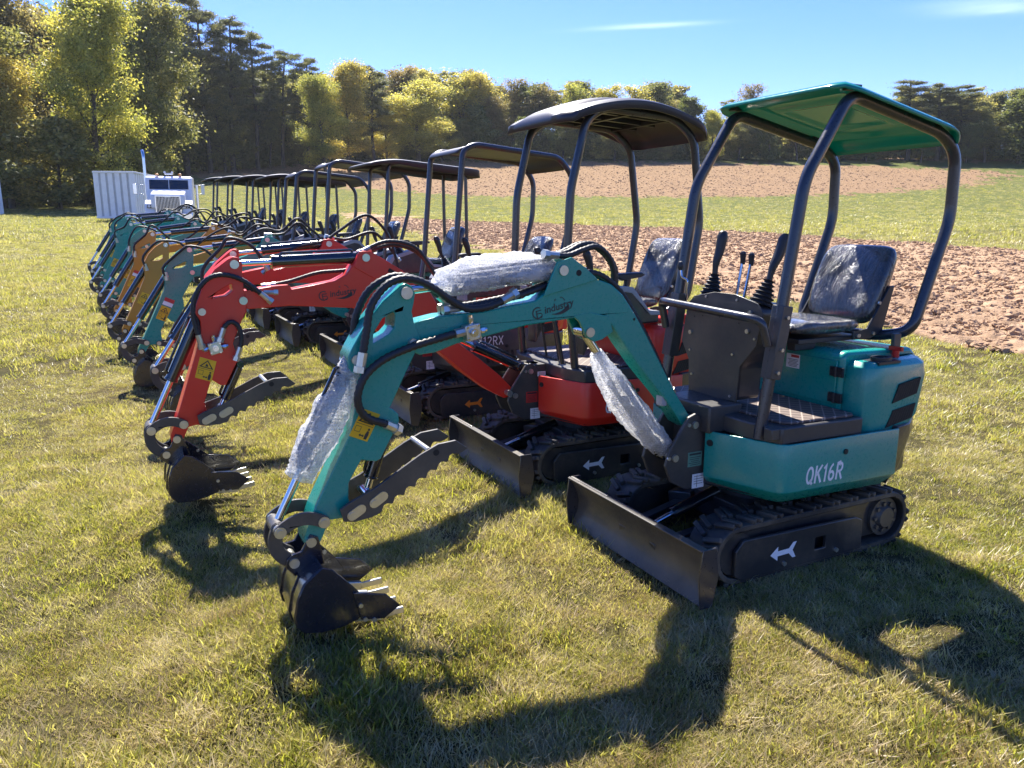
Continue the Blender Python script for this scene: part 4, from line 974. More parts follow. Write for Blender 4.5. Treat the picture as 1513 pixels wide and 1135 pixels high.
# ------------------------------------------------------------------ ground
SOIL1 = [[-14.9,68],[-6.3,41.6],[-.8,24.5],[1.6,18.2],[3.3,15.1],[4.7,11.9],[5.2,10.1],[5.9,8.7],[6.4,7.6],[7.5,5],[9,0],[40,0],[24,16],[17.5,20],[15,23],[14.9,26.7],[12.2,32],[9.9,40.7],[4.2,47],[-2.6,53.7],[-8.2,61.4]]
SOIL2 = [[-60,126],[-49.4,124.9],[-38.2,119.6],[-30.5,113.2],[-22.7,106.8],[-4.5,93.9],[8.2,92.9],[29.6,92.9],[46,99.3],[60.9,108.9],[74.8,122.7],[81.9,132.2],[64.7,140.7],[30.3,147],[11.7,148],[-19.7,149.1],[-34.9,143.8],[-51.6,136.4]]
SOIL3 = [[88, 148], [70, 151.5], [60, 153.5], [60, 165], [140, 165], [140, 148]]
def inside(px, py, poly):
    r = np.zeros(px.shape, bool); n = len(poly)
    for i in range(n):
        x0, y0 = poly[i]; x1, y1 = poly[(i+1) % n]
        c = ((y0 > py) != (y1 > py))
        with np.errstate(divide='ignore', invalid='ignore'): r ^= c & (px < (x1-x0)*(py-y0)/((y1-y0) if y1 != y0 else 1e-9)+x0)
    return r
LAT = RS.rand(256, 256)
def vnoise(x, y):
    xi = np.floor(x).astype(int); yi = np.floor(y).astype(int); fx = x-xi; fy = y-yi; fx = fx*fx*(3-2*fx); fy = fy*fy*(3-2*fy)
    g = lambda a, b: LAT[a % 256, b % 256]
    return (g(xi, yi)*(1-fx)+g(xi+1, yi)*fx)*(1-fy)+(g(xi, yi+1)*(1-fx)+g(xi+1, yi+1)*fx)*fy
def fbm(x, y, s, o=4):
    t = 0; a = 1; n = 0
    for k in range(o): t = t+a*vnoise(x*s+k*17.3, y*s+k*9.1); n += a; a *= .55; s *= 2.03
    return t/n-.5
def soilmask(x, y):
    d = np.hypot(x, y); j = .04*d+.15
    qx = x+fbm(x, y, .8, 3)*j*2; qy = y+fbm(x+50, y+9, .8, 3)*j*2
    return inside(qx, qy, SOIL1) | inside(qx, qy, SOIL2) | inside(qx, qy, SOIL3)
def make_ground():
    th = np.concatenate([np.linspace(-180, -44, 28)[:-1], np.linspace(-44, 44, 680), np.linspace(44, 180, 28)[1:-1]]); th = np.radians(th)
    rr = np.concatenate([[.15, .5, .9], np.geomspace(1.3, 30, 560), np.geomspace(30, 262, 180)[1:]])
    T, Rr = np.meshgrid(th, rr); X = Rr*np.sin(T); Y = Rr*np.cos(T)
    S = soilmask(X, Y).astype(float); Sb = S.copy()
    Z = hh(X, Y)
    near = np.clip(1-Rr/60, 0, 1)
    lum = np.abs(fbm(X, Y, 2.4, 4)*2)
    Z = Z+Sb*((.16*np.maximum(0, fbm(X+31, Y, 5.5, 3)+.1)+.12*lum-.05)*near+.02)+(1-Sb)*(fbm(X, Y, 1.1, 4)*.05*near)
    nr, nc = X.shape; nv = nr*nc
    me = D.meshes.new('ground'); co = np.stack([X, Y, Z], -1).reshape(-1, 3)
    I, J = np.meshgrid(np.arange(nr-1), np.arange(nc), indexing='ij'); J2 = (J+1) % nc
    F = np.stack([I*nc+J, (I+1)*nc+J, (I+1)*nc+J2, I*nc+J2], -1).reshape(-1, 4)[:, ::-1]
    me.vertices.add(nv); me.vertices.foreach_set('co', co.ravel()); me.loops.add(F.size); me.loops.foreach_set('vertex_index', F.ravel().astype(np.int32))
    me.polygons.add(len(F)); me.polygons.foreach_set('loop_start', np.arange(0, F.size, 4, dtype=np.int32)); me.polygons.foreach_set('loop_total', np.full(len(F), 4, dtype=np.int32))
    me.update(calc_edges=True); me.polygons.foreach_set('use_smooth', np.ones(len(F), bool))
    at = me.attributes.new('soil', 'FLOAT', 'POINT'); at.data.foreach_set('value', S.ravel().astype(np.float32))
    m, n, b = nt('field_ground'); pos = geo_pos(n)
    a = N(n, 'ShaderNodeAttribute', attribute_name='soil')
    n1 = noise(n, .35, 5, .6, pos); n2 = noise(n, 4, 6, .7, pos); n3 = noise(n, 40, 5, .7, pos)
    g1 = ramp(n, n1.outputs[0], [(.3, (.085, .095, .018)), (.5, (.14, .125, .035)), (.68, (.21, .155, .065))])
    g2 = ramp(n, n2.outputs[0], [(.35, (.028, .024, .012)), (.55, (.09, .065, .03)), (.75, (.20, .13, .075))])
    far = N(n, 'ShaderNodeSeparateXYZ'); n.links.new(pos, far.inputs[0])
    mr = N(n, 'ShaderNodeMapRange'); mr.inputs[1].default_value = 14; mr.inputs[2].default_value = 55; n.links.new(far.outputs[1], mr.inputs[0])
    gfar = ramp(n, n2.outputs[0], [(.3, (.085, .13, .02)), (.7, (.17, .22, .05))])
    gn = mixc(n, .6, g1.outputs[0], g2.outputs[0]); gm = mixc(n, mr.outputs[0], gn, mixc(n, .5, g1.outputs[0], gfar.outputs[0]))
    gm = mixc(n, ramp(n, n3.outputs[0], [(.35, (0, 0, 0)), (.6, (.6,)*3)]).outputs[0], gm, (.03, .03, .012))
    s1 = noise(n, 3.5, 8, .72, pos); s2 = noise(n, .25, 4, .6, pos)
    sc1 = ramp(n, s1.outputs[0], [(.3, (.20, .13, .082)), (.5, (.42, .275, .165)), (.72, (.60, .41, .26))])
    so = mixc(n, ramp(n, s2.outputs[0], [(.4, (0, 0, 0)), (.7, (.5,)*3)]).outputs[0], sc1.outputs[0], (.30, .20, .13))
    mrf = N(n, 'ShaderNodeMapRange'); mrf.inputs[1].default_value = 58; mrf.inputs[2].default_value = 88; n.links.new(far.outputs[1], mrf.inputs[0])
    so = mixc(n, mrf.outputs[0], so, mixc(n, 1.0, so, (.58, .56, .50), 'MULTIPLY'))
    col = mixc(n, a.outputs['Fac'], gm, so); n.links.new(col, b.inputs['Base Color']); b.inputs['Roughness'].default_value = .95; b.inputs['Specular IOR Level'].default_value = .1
    addn = N(n, 'ShaderNodeMath', operation='ADD'); n.links.new(s1.outputs[0], addn.inputs[0]); n.links.new(n3.outputs[0], addn.inputs[1])
    bump(n, b, addn.outputs[0], .8, .045)
    me.materials.append(m); o = D.objects.new('ground', me); COL.objects.link(o); tag(o, 'grassy lawn and ploughed reddish field rising to the woods', kind='structure')
    return o
make_ground()
def gz(x, y):
    z = hh(x, y); return z

# ---- grass
def blade_mat():
    m, n, b = nt('grass_blade'); pos = geo_pos(n)
    at = N(n, 'ShaderNodeAttribute', attribute_name='dry'); rnd = N(n, 'ShaderNodeObjectInfo').outputs['Random']
    big = noise(n, .45, 5, .62, pos); mid = noise(n, 3.2, 4, .6, pos)
    green = ramp(n, mid.outputs[0], [(.3, (.085, .145, .012)), (.5, (.22, .25, .024)), (.7, (.47, .39, .06))])
    straw = ramp(n, mid.outputs[0], [(.3, (.32, .20, .10)), (.7, (.66, .55, .34))])
    ad = N(n, 'ShaderNodeMath', operation='ADD'); n.links.new(at.outputs['Fac'], ad.inputs[0])
    sml = noise(n, 6.5, 3, .6, pos); bigr0 = ramp(n, big.outputs[0], [(.40, (.0,)*3), (.66, (.42,)*3)]); smr = ramp(n, sml.outputs[0], [(.50, (.0,)*3), (.66, (.45,)*3)]); bigr = N(n, 'ShaderNodeMath', operation='ADD'); n.links.new(bigr0.outputs[0], bigr.inputs[0]); n.links.new(smr.outputs[0], bigr.inputs[1]); n.links.new(bigr.outputs[0], ad.inputs[1])
    ad2 = N(n, 'ShaderNodeMath', operation='MULTIPLY_ADD'); n.links.new(rnd, ad2.inputs[0]); ad2.inputs[1].default_value = .25; n.links.new(ad.outputs[0], ad2.inputs[2])
    f = ramp(n, ad2.outputs[0], [(.30, (0, 0, 0)), (.74, (1, 1, 1))])
    col = mixc(n, f.outputs[0], green.outputs[0], straw.outputs[0])
    hv = N(n, 'ShaderNodeHueSaturation'); mv = N(n, 'ShaderNodeMapRange'); sh = N(n, 'ShaderNodeMath', operation='FRACT'); s7 = N(n, 'ShaderNodeMath', operation='MULTIPLY'); s7.inputs[1].default_value = 7.31
    n.links.new(rnd, s7.inputs[0]); n.links.new(s7.outputs[0], sh.inputs[0]); n.links.new(sh.outputs[0], mv.inputs[0]); mv.inputs[3].default_value = .5; mv.inputs[4].default_value = 1.3; n.links.new(mv.outputs[0], hv.inputs['Value']); n.links.new(col, hv.inputs['Color']); col = hv.outputs[0]
    n.links.new(col, b.inputs['Base Color']); b.inputs['Roughness'].default_value = .38; b.inputs['Specular IOR Level'].default_value = .55
    tl = N(n, 'ShaderNodeBsdfTranslucent'); n.links.new(mixc(n, .55, col, (.62, .62, .06)), tl.inputs[0])
    mx = N(n, 'ShaderNodeMixShader'); mx.inputs[0].default_value = .5; n.links.new(b.outputs[0], mx.inputs[1]); n.links.new(tl.outputs[0], mx.inputs[2])
    n.links.new(mx.outputs[0], n.nodes['Material Output'].inputs[0]); return m
GM = blade_mat()
def tuft(name, nb, rad, h0, h1, w, lean, drychance, seed):
    rs = random.Random(seed); v = []; f = []; dry = []
    for _ in range(nb):
        r = rad*math.sqrt(rs.random()); a = rs.random()*6.283; x, y = r*math.cos(a), r*math.sin(a); h = rs.uniform(h0, h1); q = rs.random()*6.283
        ln = rs.uniform(.15, lean)*h; dx, dy = math.cos(q)*ln, math.sin(q)*ln; px, py = -math.sin(q), math.cos(q); ww = w*rs.uniform(.6, 1.2)
        tw = rs.uniform(-.8, .8); px, py = px*math.cos(tw)-py*math.sin(tw), px*math.sin(tw)+py*math.cos(tw)
        o = len(v); dd = rs.uniform(.5, .9) if rs.random() < drychance else rs.uniform(0, .35)
        for t, wt in ((0, 1), (.5, .8)):
            cx, cy, cz = x+dx*t*t, y+dy*t*t, h*(t-.12*t*t)-.01
            v += [(cx-px*ww*wt, cy-py*ww*wt, cz), (cx+px*ww*wt, cy+py*ww*wt, cz)]; dry += [dd, dd]
        v.append((x+dx, y+dy, h*.86)); dry.append(dd+.1)
        f += [(o, o+1, o+3, o+2), (o+2, o+3, o+4)]
    me = D.meshes.new(name); me.from_pydata(v, [], f); me.attributes.new('dry', 'FLOAT', 'POINT').data.foreach_set('value', dry); me.materials.append(GM)
    return D.objects.new(name, me)
def scatter(name, protos, pts, rots, scales, idx, label):
    pc = D.collections.new(name+'_source')
    for p in protos: pc.objects.link(p)
    me = D.meshes.new(name); me.vertices.add(len(pts)); me.vertices.foreach_set('co', np.asarray(pts, np.float32).ravel())
    for an, dt, val in (('rz', 'FLOAT', rots), ('sc', 'FLOAT', scales), ('pk', 'INT', idx)):
        a = me.attributes.new(an, dt, 'POINT'); a.data.foreach_set('value', np.asarray(val, np.float32 if dt == 'FLOAT' else np.int32))
    o = D.objects.new(name, me); COL.objects.link(o); tag(o, label, kind='stuff')
    ng = D.node_groups.new(name+'_scatter', 'GeometryNodeTree'); ng.interface.new_socket('Geometry', in_out='INPUT', socket_type='NodeSocketGeometry'); ng.interface.new_socket('Geometry', in_out='OUTPUT', socket_type='NodeSocketGeometry')
    L = ng.links; nn = lambda t: ng.nodes.new(t)
    gi, go, iop, ci = nn('NodeGroupInput'), nn('NodeGroupOutput'), nn('GeometryNodeInstanceOnPoints'), nn('GeometryNodeCollectionInfo')
    ci.inputs['Collection'].default_value = pc; ci.inputs['Separate Children'].default_value = True; ci.inputs['Reset Children'].default_value = True
    def na(nm, dt): x = nn('GeometryNodeInputNamedAttribute'); x.data_type = dt; x.inputs['Name'].default_value = nm; return x.outputs[0]
    cx = nn('ShaderNodeCombineXYZ'); L.new(na('rz', 'FLOAT'), cx.inputs[2]); e2r = nn('FunctionNodeEulerToRotation'); L.new(cx.outputs[0], e2r.inputs[0])
    L.new(gi.outputs[0], iop.inputs['Points']); L.new(ci.outputs[0], iop.inputs['Instance']); iop.inputs['Pick Instance'].default_value = True
    L.new(na('pk', 'INT'), iop.inputs['Instance Index']); L.new(e2r.outputs[0], iop.inputs['Rotation']); L.new(na('sc', 'FLOAT'), iop.inputs['Scale']); L.new(iop.outputs[0], go.inputs[0])
    mo = o.modifiers.new('scatter', 'NODES'); mo.node_group = ng; return o
def fan(n, d0, d1, power=1., half=40):
    u = RS.rand(n); d = (d0**(2-power)+u*(d1**(2-power)-d0**(2-power)))**(1/(2-power)); a = np.radians(RS.uniform(-half, half, n)); return d*np.sin(a), d*np.cos(a), d
protos = [tuft('grass_tuft', 30, .07, .010, .036, .0027, 1.6, .38, 1), tuft('grass_tuft', 30, .07, .012, .046, .0028, 1.4, .22, 2), tuft('grass_tuft', 36, .075, .008, .026, .0017, 2.6, .75, 3),
          tuft('grass_tuft', 12, .045, .04, .085, .0036, 1.1, .10, 4), tuft('grass_tuft', 12, .055, .03, .075, .0022, 1.7, .9, 5), tuft('weed', 16, .03, .015, .032, .0065, 2.6, .12, 6), tuft('weed', 12, .05, .010, .022, .0055, 2.2, .25, 7)]
def lawn(name, n, d0, d1, power, s0, s1, label, half=40):
    x, y, d = fan(n, d0, d1, power, half); ok = ~soilmask(x, y) & ((fbm(x+3, y+40, 2.2, 4)+.6*fbm(x, y, 9, 2) < .08) | (d > 12) | (RS.rand(n) < .25)); x, y, d = x[ok], y[ok], d[ok]
    p = fbm(x, y, .7, 4)+.16*np.clip((-x-.9-.25*y)/1.2, 0, 1)*(d < 9); q = RS.rand(len(x)); tall = fbm(x+7, y+3, 1.3, 3)
    idx = np.where(p+.25*(q-.5) > .07, 2, np.where(q < .5, 0, 1)); r2 = RS.rand(len(x)); idx = np.where(r2 < .035+.20*(tall > .09), 3, idx); idx = np.where((r2 > .95) & (d < 8), 4, idx); r3 = RS.rand(len(x)); idx = np.where((r3 < .16) & (fbm(x+90, y, 1.9, 3) > -.03) & (d < 14), 5+(r3 < .08), idx)
    s = RS.uniform(s0, s1, len(x))*(1+.9*np.clip(tall, -.2, .4)); z = hh(x, y)+fbm(x, y, 1.1, 4)*.05*np.clip(1-d/60, 0, 1)
    # trodden where tracks and buckets rest
    scatter(name, protos, np.stack([x, y, z], -1), RS.rand(len(x))*6.28, s, idx, label)
lawn('grass', 84000, 1.6, 9, 1.05, .55, 1.05, 'short dry autumn grass round the front machines')
lawn('grass', 66000, 9, 32, 1.1, 1.0, 1.9, 'lawn grass under and beyond the far half of the row', 39)
lawn('grass', 46000, 32, 150, 1.1, 2.2, 4.0, 'grass of the distant lawn and strips between the ploughed land', 38)
# ---- clods of earth
def clod(seed):
    bm = bmesh.new(); bmesh.ops.create_icosphere(bm, subdivisions=2, radius=1); rs = random.Random(seed); from mathutils import noise as mn
    for v in bm.verts: v.co *= .75+.6*mn.noise(v.co*1.1+Vector((seed*3.1, 0, 0)))+.25*mn.noise(v.co*3+Vector((0, seed*2, 0))); v.co.z *= .7
    me = D.meshes.new('clod'); bm.to_mesh(me); bm.free(); me.materials.append(CM); return D.objects.new('clod', me)
cm, n_, b_ = nt('earth_clod'); r_ = N(n_, 'ShaderNodeObjectInfo').outputs['Random']; q_ = noise(n_, 9, 6, .7, geo_pos(n_))
n_.links.new(mixc(n_, r_, ramp(n_, q_.outputs[0], [(.3, (.19, .12, .07)), (.7, (.44, .285, .175))]).outputs[0], (.42, .28, .175)), b_.inputs['Base Color']); b_.inputs['Roughness'].default_value = .95; b_.inputs['Specular IOR Level'].default_value = .1
bump(n_, b_, q_.outputs[0], .8, .05); CM = cm
cl = [clod(k) for k in range(6)]
def clods(n, d0, d1, s0, s1, power=1.2):
    x, y, d = fan(n, d0, d1, power, 39); ok = soilmask(x, y); x, y, d = x[ok], y[ok], d[ok]
    s = s0*np.exp(RS.rand(len(x))**2.2*math.log(s1/s0)); scatter('earth_clods', cl, np.stack([x, y, hh(x, y)+.03], -1), RS.rand(len(x))*6.28, s, RS.randint(0, 6, len(x)), 'clods of dry reddish earth on the ploughed land')
clods(60000, 6, 30, .008, .05, 1.0); clods(9000, 6, 34, .04, .12, 1.1); clods(45000, 30, 60, .02, .13, 1.0); clods(26000, 88, 156, .04, .20, .6)

# ------------------------------------------------------------------ trees
def leaf_mat(name, cols, trans=.45, tcol=(.5, .45, .03)):
    m, n, b = nt(name); a = N(n, 'ShaderNodeAttribute', attribute_name='tone'); rnd = N(n, 'ShaderNodeObjectInfo').outputs['Random']
    rp = ramp(n, a.outputs['Fac'], [(i/(len(cols)-1)*.9+.05, c) for i, c in enumerate(cols)])
    hsv = N(n, 'ShaderNodeHueSaturation'); mr = N(n, 'ShaderNodeMapRange'); n.links.new(rnd, mr.inputs[0]); mr.inputs[3].default_value = .488; mr.inputs[4].default_value = .515; n.links.new(mr.outputs[0], hsv.inputs['Hue'])
    n.links.new(rp.outputs[0], hsv.inputs['Color']); hsv.inputs['Saturation'].default_value = .82; c = hsv.outputs[0]
    n.links.new(c, b.inputs['Base Color']); b.inputs['Roughness'].default_value = .55; b.inputs['Specular IOR Level'].default_value = .3
    tl = N(n, 'ShaderNodeBsdfTranslucent'); n.links.new(mixc(n, 1.0, c, (2.2, 2.0, 1.2), 'MULTIPLY'), tl.inputs[0])
    mx = N(n, 'ShaderNodeMixShader'); mx.inputs[0].default_value = trans; n.links.new(b.outputs[0], mx.inputs[1]); n.links.new(tl.outputs[0], mx.inputs[2])
    n.links.new(mx.outputs[0], n.nodes['Material Output'].inputs[0]); return m
LM = dict(yellow=leaf_mat('yellow_green_leaves', [(0.110, 0.146, 0.024), (0.207, 0.244, 0.032), (0.354, 0.354, 0.041), (0.512, 0.464, 0.049)]),
          olive=leaf_mat('olive_leaves', [(0.073, 0.098, 0.032), (0.134, 0.152, 0.044), (0.207, 0.213, 0.055), (0.329, 0.293, 0.067)]),
          rust=leaf_mat('rusty_leaves', [(0.091, 0.088, 0.044), (0.146, 0.128, 0.055), (0.220, 0.177, 0.067), (0.317, 0.244, 0.079)]),
          gold=leaf_mat('golden_leaves', [(0.159, 0.177, 0.037), (0.268, 0.268, 0.044), (0.415, 0.378, 0.055), (0.586, 0.500, 0.073)]),
          pine=leaf_mat('pine_needles', [(0.052, 0.071, 0.035), (0.079, 0.102, 0.046), (0.124, 0.142, 0.056), (0.177, 0.177, 0.071)], .35),
          dark=leaf_mat('dark_green_leaves', [(0.052, 0.079, 0.023), (0.088, 0.124, 0.032), (0.133, 0.177, 0.039), (0.195, 0.231, 0.050)], .35))
LM['mixed'] = leaf_mat('mixed_wood_leaves', [(0.073, 0.098, 0.037), (0.122, 0.146, 0.049), (0.183, 0.189, 0.061), (0.220, 0.189, 0.079), (0.329, 0.305, 0.073), (0.464, 0.415, 0.085)])
bark, n_, b_ = nt('bark'); q_ = noise(n_, 3, 6, .7, obj_co(n_)); n_.links.new(ramp(n_, q_.outputs[0], [(.3, (.03, .025, .02)), (.7, (.13, .11, .09))]).outputs[0], b_.inputs['Base Color']); b_.inputs['Roughness'].default_value = .9
def tree_mesh(seed, h, spread, kind, leaves, nl=9000, ls=.16, bare=0.):
    """returns (trunk mesh, crown mesh); unit: metres"""
    rs = random.Random(seed); nr_ = np.random.RandomState(seed); g = G(); tips = []
    r0 = h*.016
    def limb(p, d, L, r, depth):
        pts = [p]; q = p; dd = d.copy()
        K = 4 if depth else 7
        for k in range(K):
            dd = (dd+Vector((rs.gauss(0, 1), rs.gauss(0, 1), rs.gauss(0, .5)+(.25 if depth else .6)))*(.13 if depth else .05)).normalized(); q = q+dd*(L/K); pts.append(q)
        g.tube(pts, lambda t: r*(1-.75*t), 6 if depth < 2 else 4, caps=False)
        return pts
    trunk = limb(Vector((0, 0, -.3)), Vector((0, 0, 1)), h*(.92 if kind == 'pine' else .78), r0, 0)
    low = {'pine': .35, 'tall': .35, 'broad': .18, 'bush': .03, 'vine': .05}[kind]
    nb = {'pine': 30, 'tall': 22, 'broad': 26, 'bush': 22, 'vine': 24}[kind]
    def at(t): x = t*(len(trunk)-1); i = min(int(x), len(trunk)-2); return trunk[i].lerp(trunk[i+1], x-i)
    for k in range(nb):
        t = low+(1-low)*(k+rs.random())/nb; p = at(min(t, .999)); a = k*2.4+rs.random(); u = (t-low)/(1-low)
        if kind == 'pine': L = h*spread*(.45+.75*math.sin(math.pi*min(1, u*.85+.12)))*rs.uniform(.6, 1.15); el = rs.uniform(-.05, .3)
        elif kind == 'tall': L = h*spread*(1-.45*u)*rs.uniform(.7, 1.2); el = rs.uniform(.7, 1.15)
        else: L = h*spread*(.35+.9*math.sin(math.pi*min(1, u*.75+.2)))*rs.uniform(.7, 1.15); el = rs.uniform(.15, .7)+.5*u
        d = Vector((math.cos(a)*math.cos(el), math.sin(a)*math.cos(el), math.sin(el)))
        pts = limb(p, d, L, r0*.33*(1-.5*u), 1)
        tips += [(q, .8) for q in pts[2:]]
        for j in range(4 if kind != 'tall' else 5):
            q = pts[rs.choice((1, 2, 3))]; d2 = (d+Vector((rs.gauss(0, .6), rs.gauss(0, .6), rs.gauss(0, .3)+.15))).normalized(); p2 = limb(q, d2, L*rs.uniform(.35, .6), r0*.12, 2); tips += [(w_, 1.) for w_ in p2[2:]]
    tips.append((trunk[-1], 1))
    me_t = G.build(g, 'tmp', bark, None, ang=80); mt = me_t.data; D.objects.remove(me_t)
    # leaves gathered in clumps round the limb ends
    T = np.array([tuple(p) for p, _ in tips]); keep = nr_.rand(len(T)) > bare*np.clip((T[:, 2]/h-.45)*2, 0, 1); T = T[keep] if keep.sum() > 5 else T
    ci = nr_.randint(0, len(T), nl); cr = h*{'pine': .028, 'tall': .035, 'broad': .050, 'bush': .07, 'vine': .045}[kind]*(.6+nr_.rand(len(T))*.8)
    off = nr_.normal(0, 1, (nl, 3)); off *= (cr[ci]*.58)[:, None]; off[:, 2] *= .35 if kind == 'pine' else .7
    c = T[ci]+off; c[:, 2] = np.maximum(c[:, 2], .15)
    ctone = nr_.rand(len(T)); tone = np.clip(ctone[ci]*.6+nr_.rand(nl)*.4, 0, 1)
    nrm = nr_.normal(0, 1, (nl, 3)); nrm[:, 2] += .6; nrm /= np.linalg.norm(nrm, axis=1)[:, None]
    ref = nr_.normal(0, 1, (nl, 3)); u = np.cross(nrm, ref); u /= np.linalg.norm(u, axis=1)[:, None]; v = np.cross(nrm, u)
    s = ls*(.6+.8*nr_.rand(nl))[:, None]; s2 = s*(.22 if kind == 'pine' else .62)
    V = np.stack([c-u*s, c+v*s2*.8, c+u*s, c-v*s2], 1).reshape(-1, 3)
    me = D.meshes.new('crown'); me.vertices.add(nl*4); me.vertices.foreach_set('co', V.astype(np.float32).ravel()); me.loops.add(nl*4); me.loops.foreach_set('vertex_index', np.arange(nl*4, dtype=np.int32))
    me.polygons.add(nl); me.polygons.foreach_set('loop_start', np.arange(0, nl*4, 4, dtype=np.int32)); me.polygons.foreach_set('loop_total', np.full(nl, 4, np.int32)); me.update(calc_edges=True)
    me.attributes.new('tone', 'FLOAT', 'POINT').data.foreach_set('value', np.repeat(tone, 4).astype(np.float32))
    me['top'] = float(np.percentile(c[:, 2], 99.7)); return mt, me
TP = {  # prototypes: kind, spread, leaves, count, leaf size, bare
 'maple': [tree_mesh(21, 20, .20, 'broad', 'yellow', 42000, .12), tree_mesh(22, 20, .17, 'broad', 'yellow', 38000, .12)],
 'oak': [tree_mesh(31, 20, .19, 'broad', 'olive', 38000, .12), tree_mesh(32, 20, .15, 'broad', 'olive', 34000, .12), tree_mesh(33, 20, .14, 'tall', 'olive', 26000, .12)],
 'pine': [tree_mesh(41, 20, .13, 'pine', 'pine', 26000, .17), tree_mesh(42, 20, .11, 'pine', 'pine', 22000, .17)],
 'bare': [tree_mesh(51, 16, .20, 'tall', 'rust', 11000, .10, .4), tree_mesh(52, 16, .18, 'tall', 'rust', 6500, .10, .6)],
 'bush': [tree_mesh(61, 8, .30, 'bush', 'dark', 12000, .13), tree_mesh(62, 8, .26, 'bush', 'dark', 10000, .13)],
 'vine': [tree_mesh(71, 14, .13, 'vine', 'dark', 16000, .15), tree_mesh(72, 14, .16, 'vine', 'dark', 16000, .15)],
}
BASEH = dict(maple=20, oak=20, pine=20, bare=16, bush=8, vine=14)
NAMES = dict(maple=('maple_tree', 'tree'), oak=('oak_tree', 'tree'), pine=('pine_tree', 'tree'), bare=('bare_tree', 'tree'), bush=('bush', 'bush'), vine=('vine_covered_tree', 'tree'))
def px2w(px, y):            # ground point seen under image column px at distance y
    depth = y*.97905+.3; return (px-756.5)/1140*depth
def tree(kind, px, y, top_px, leaves, label=None, group=None, var=None, wide=1., obj_kind=None):
    x = px2w(px, y); zg_ = H(x, y)
    # height so that the top reaches image row top_px
    el = math.atan((567.5-top_px)/1140)-R(11.75); h = 1.6+y*math.tan(el)-zg_
    v = TP[kind][var if var is not None else random.randrange(len(TP[kind]))]; k = h/v[1]['top']
    e = empty(NAMES[kind][0], (x, y, zg_), random.random()*6.28); e.scale = (k*wide, k*wide, k)
    tag(e, label, NAMES[kind][1], group, obj_kind)
    t = D.objects.new('trunk', v[0]); c = D.objects.new('crown', v[1]); 
    for o in (t, c): COL.objects.link(o); o.parent = e
    if not v[1].materials: v[1].materials.append(LM[leaves])
    c.material_slots[0].link = 'OBJECT'; c.material_slots[0].material = LM[leaves]
    return e
# left wood, front rank; each one can be told from its place or look
F_ = 'trees along the near edge of the left wood'
front = [
 ('maple', -55, 72, -60, 'olive', 1.1, 'olive tree cut off by the left edge above the white panel'),
 ('maple', 25, 74, 85, 'gold', 1.2, 'low golden leaved tree at the left edge, in front of the tall reddish one'),
 ('maple', 150, 76, -25, 'yellow', .95, 'tall bright yellow green tree standing forward of the wood at upper left'),
 ('bush', 95, 73, 175, 'olive', 1.5, 'wide olive bush at the foot of the tall bright yellow green tree, on its left'),
 ('bush', 15, 75, 205, 'dark', 1.6, 'dark bush at the foot of the golden tree at the left edge'),
 ('bush', 190, 80, 215, 'yellow', 1.0, 'small yellow green bush just above the white trailer'),
 ('oak', 55, 84, -60, 'rust', 1.0, 'tall reddish brown tree behind the golden one at upper left'),
 ('oak', 225, 90, -15, 'olive', 1.0, 'brownish oak to the right of the tall yellow green tree'),
 ('oak', 262, 92, 35, 'olive', .8, 'slim olive tree above the truck cab'),
 ('pine', 285, 96, -18, 'pine', 1.0, 'tallest pine with bare tiers against the sky, above the exhaust stack of the truck'),
 ('pine', 318, 100, 0, 'pine', 1.0, 'thin tall pine next to the tallest one, on its right'),
 ('pine', 352, 104, 30, 'pine', 1.15, 'dark broad pine on the slope of the tree line, right of the two tallest pines'),
 ('pine', 388, 108, 52, 'pine', 1.15, 'fourth pine from the left along the falling tree line'),
 ('pine', 425, 112, 75, 'pine', 1.1, 'fifth pine from the left, above the left end of the canopies'),
 ('oak', 340, 98, 130, 'olive', 1.1, 'dull olive tree in front of the pines, over the farthest black canopies'),
 ('oak', 405, 106, 150, 'olive', 1.1, 'dull olive tree at the left end of the upper ploughed field'),
 ('pine', 462, 120, 88, 'pine', 1.1, 'sixth pine from the left, beside the first yellow tree of the middle stretch'),
]
for kind, px, y, tp, lv, wd, lab in front: tree(kind, px, y if px < 250 else 126+(px-262)*.07, tp, lv, lab, F_, wide=wd)
G2 = 'trees along the far edge of the ploughed field'
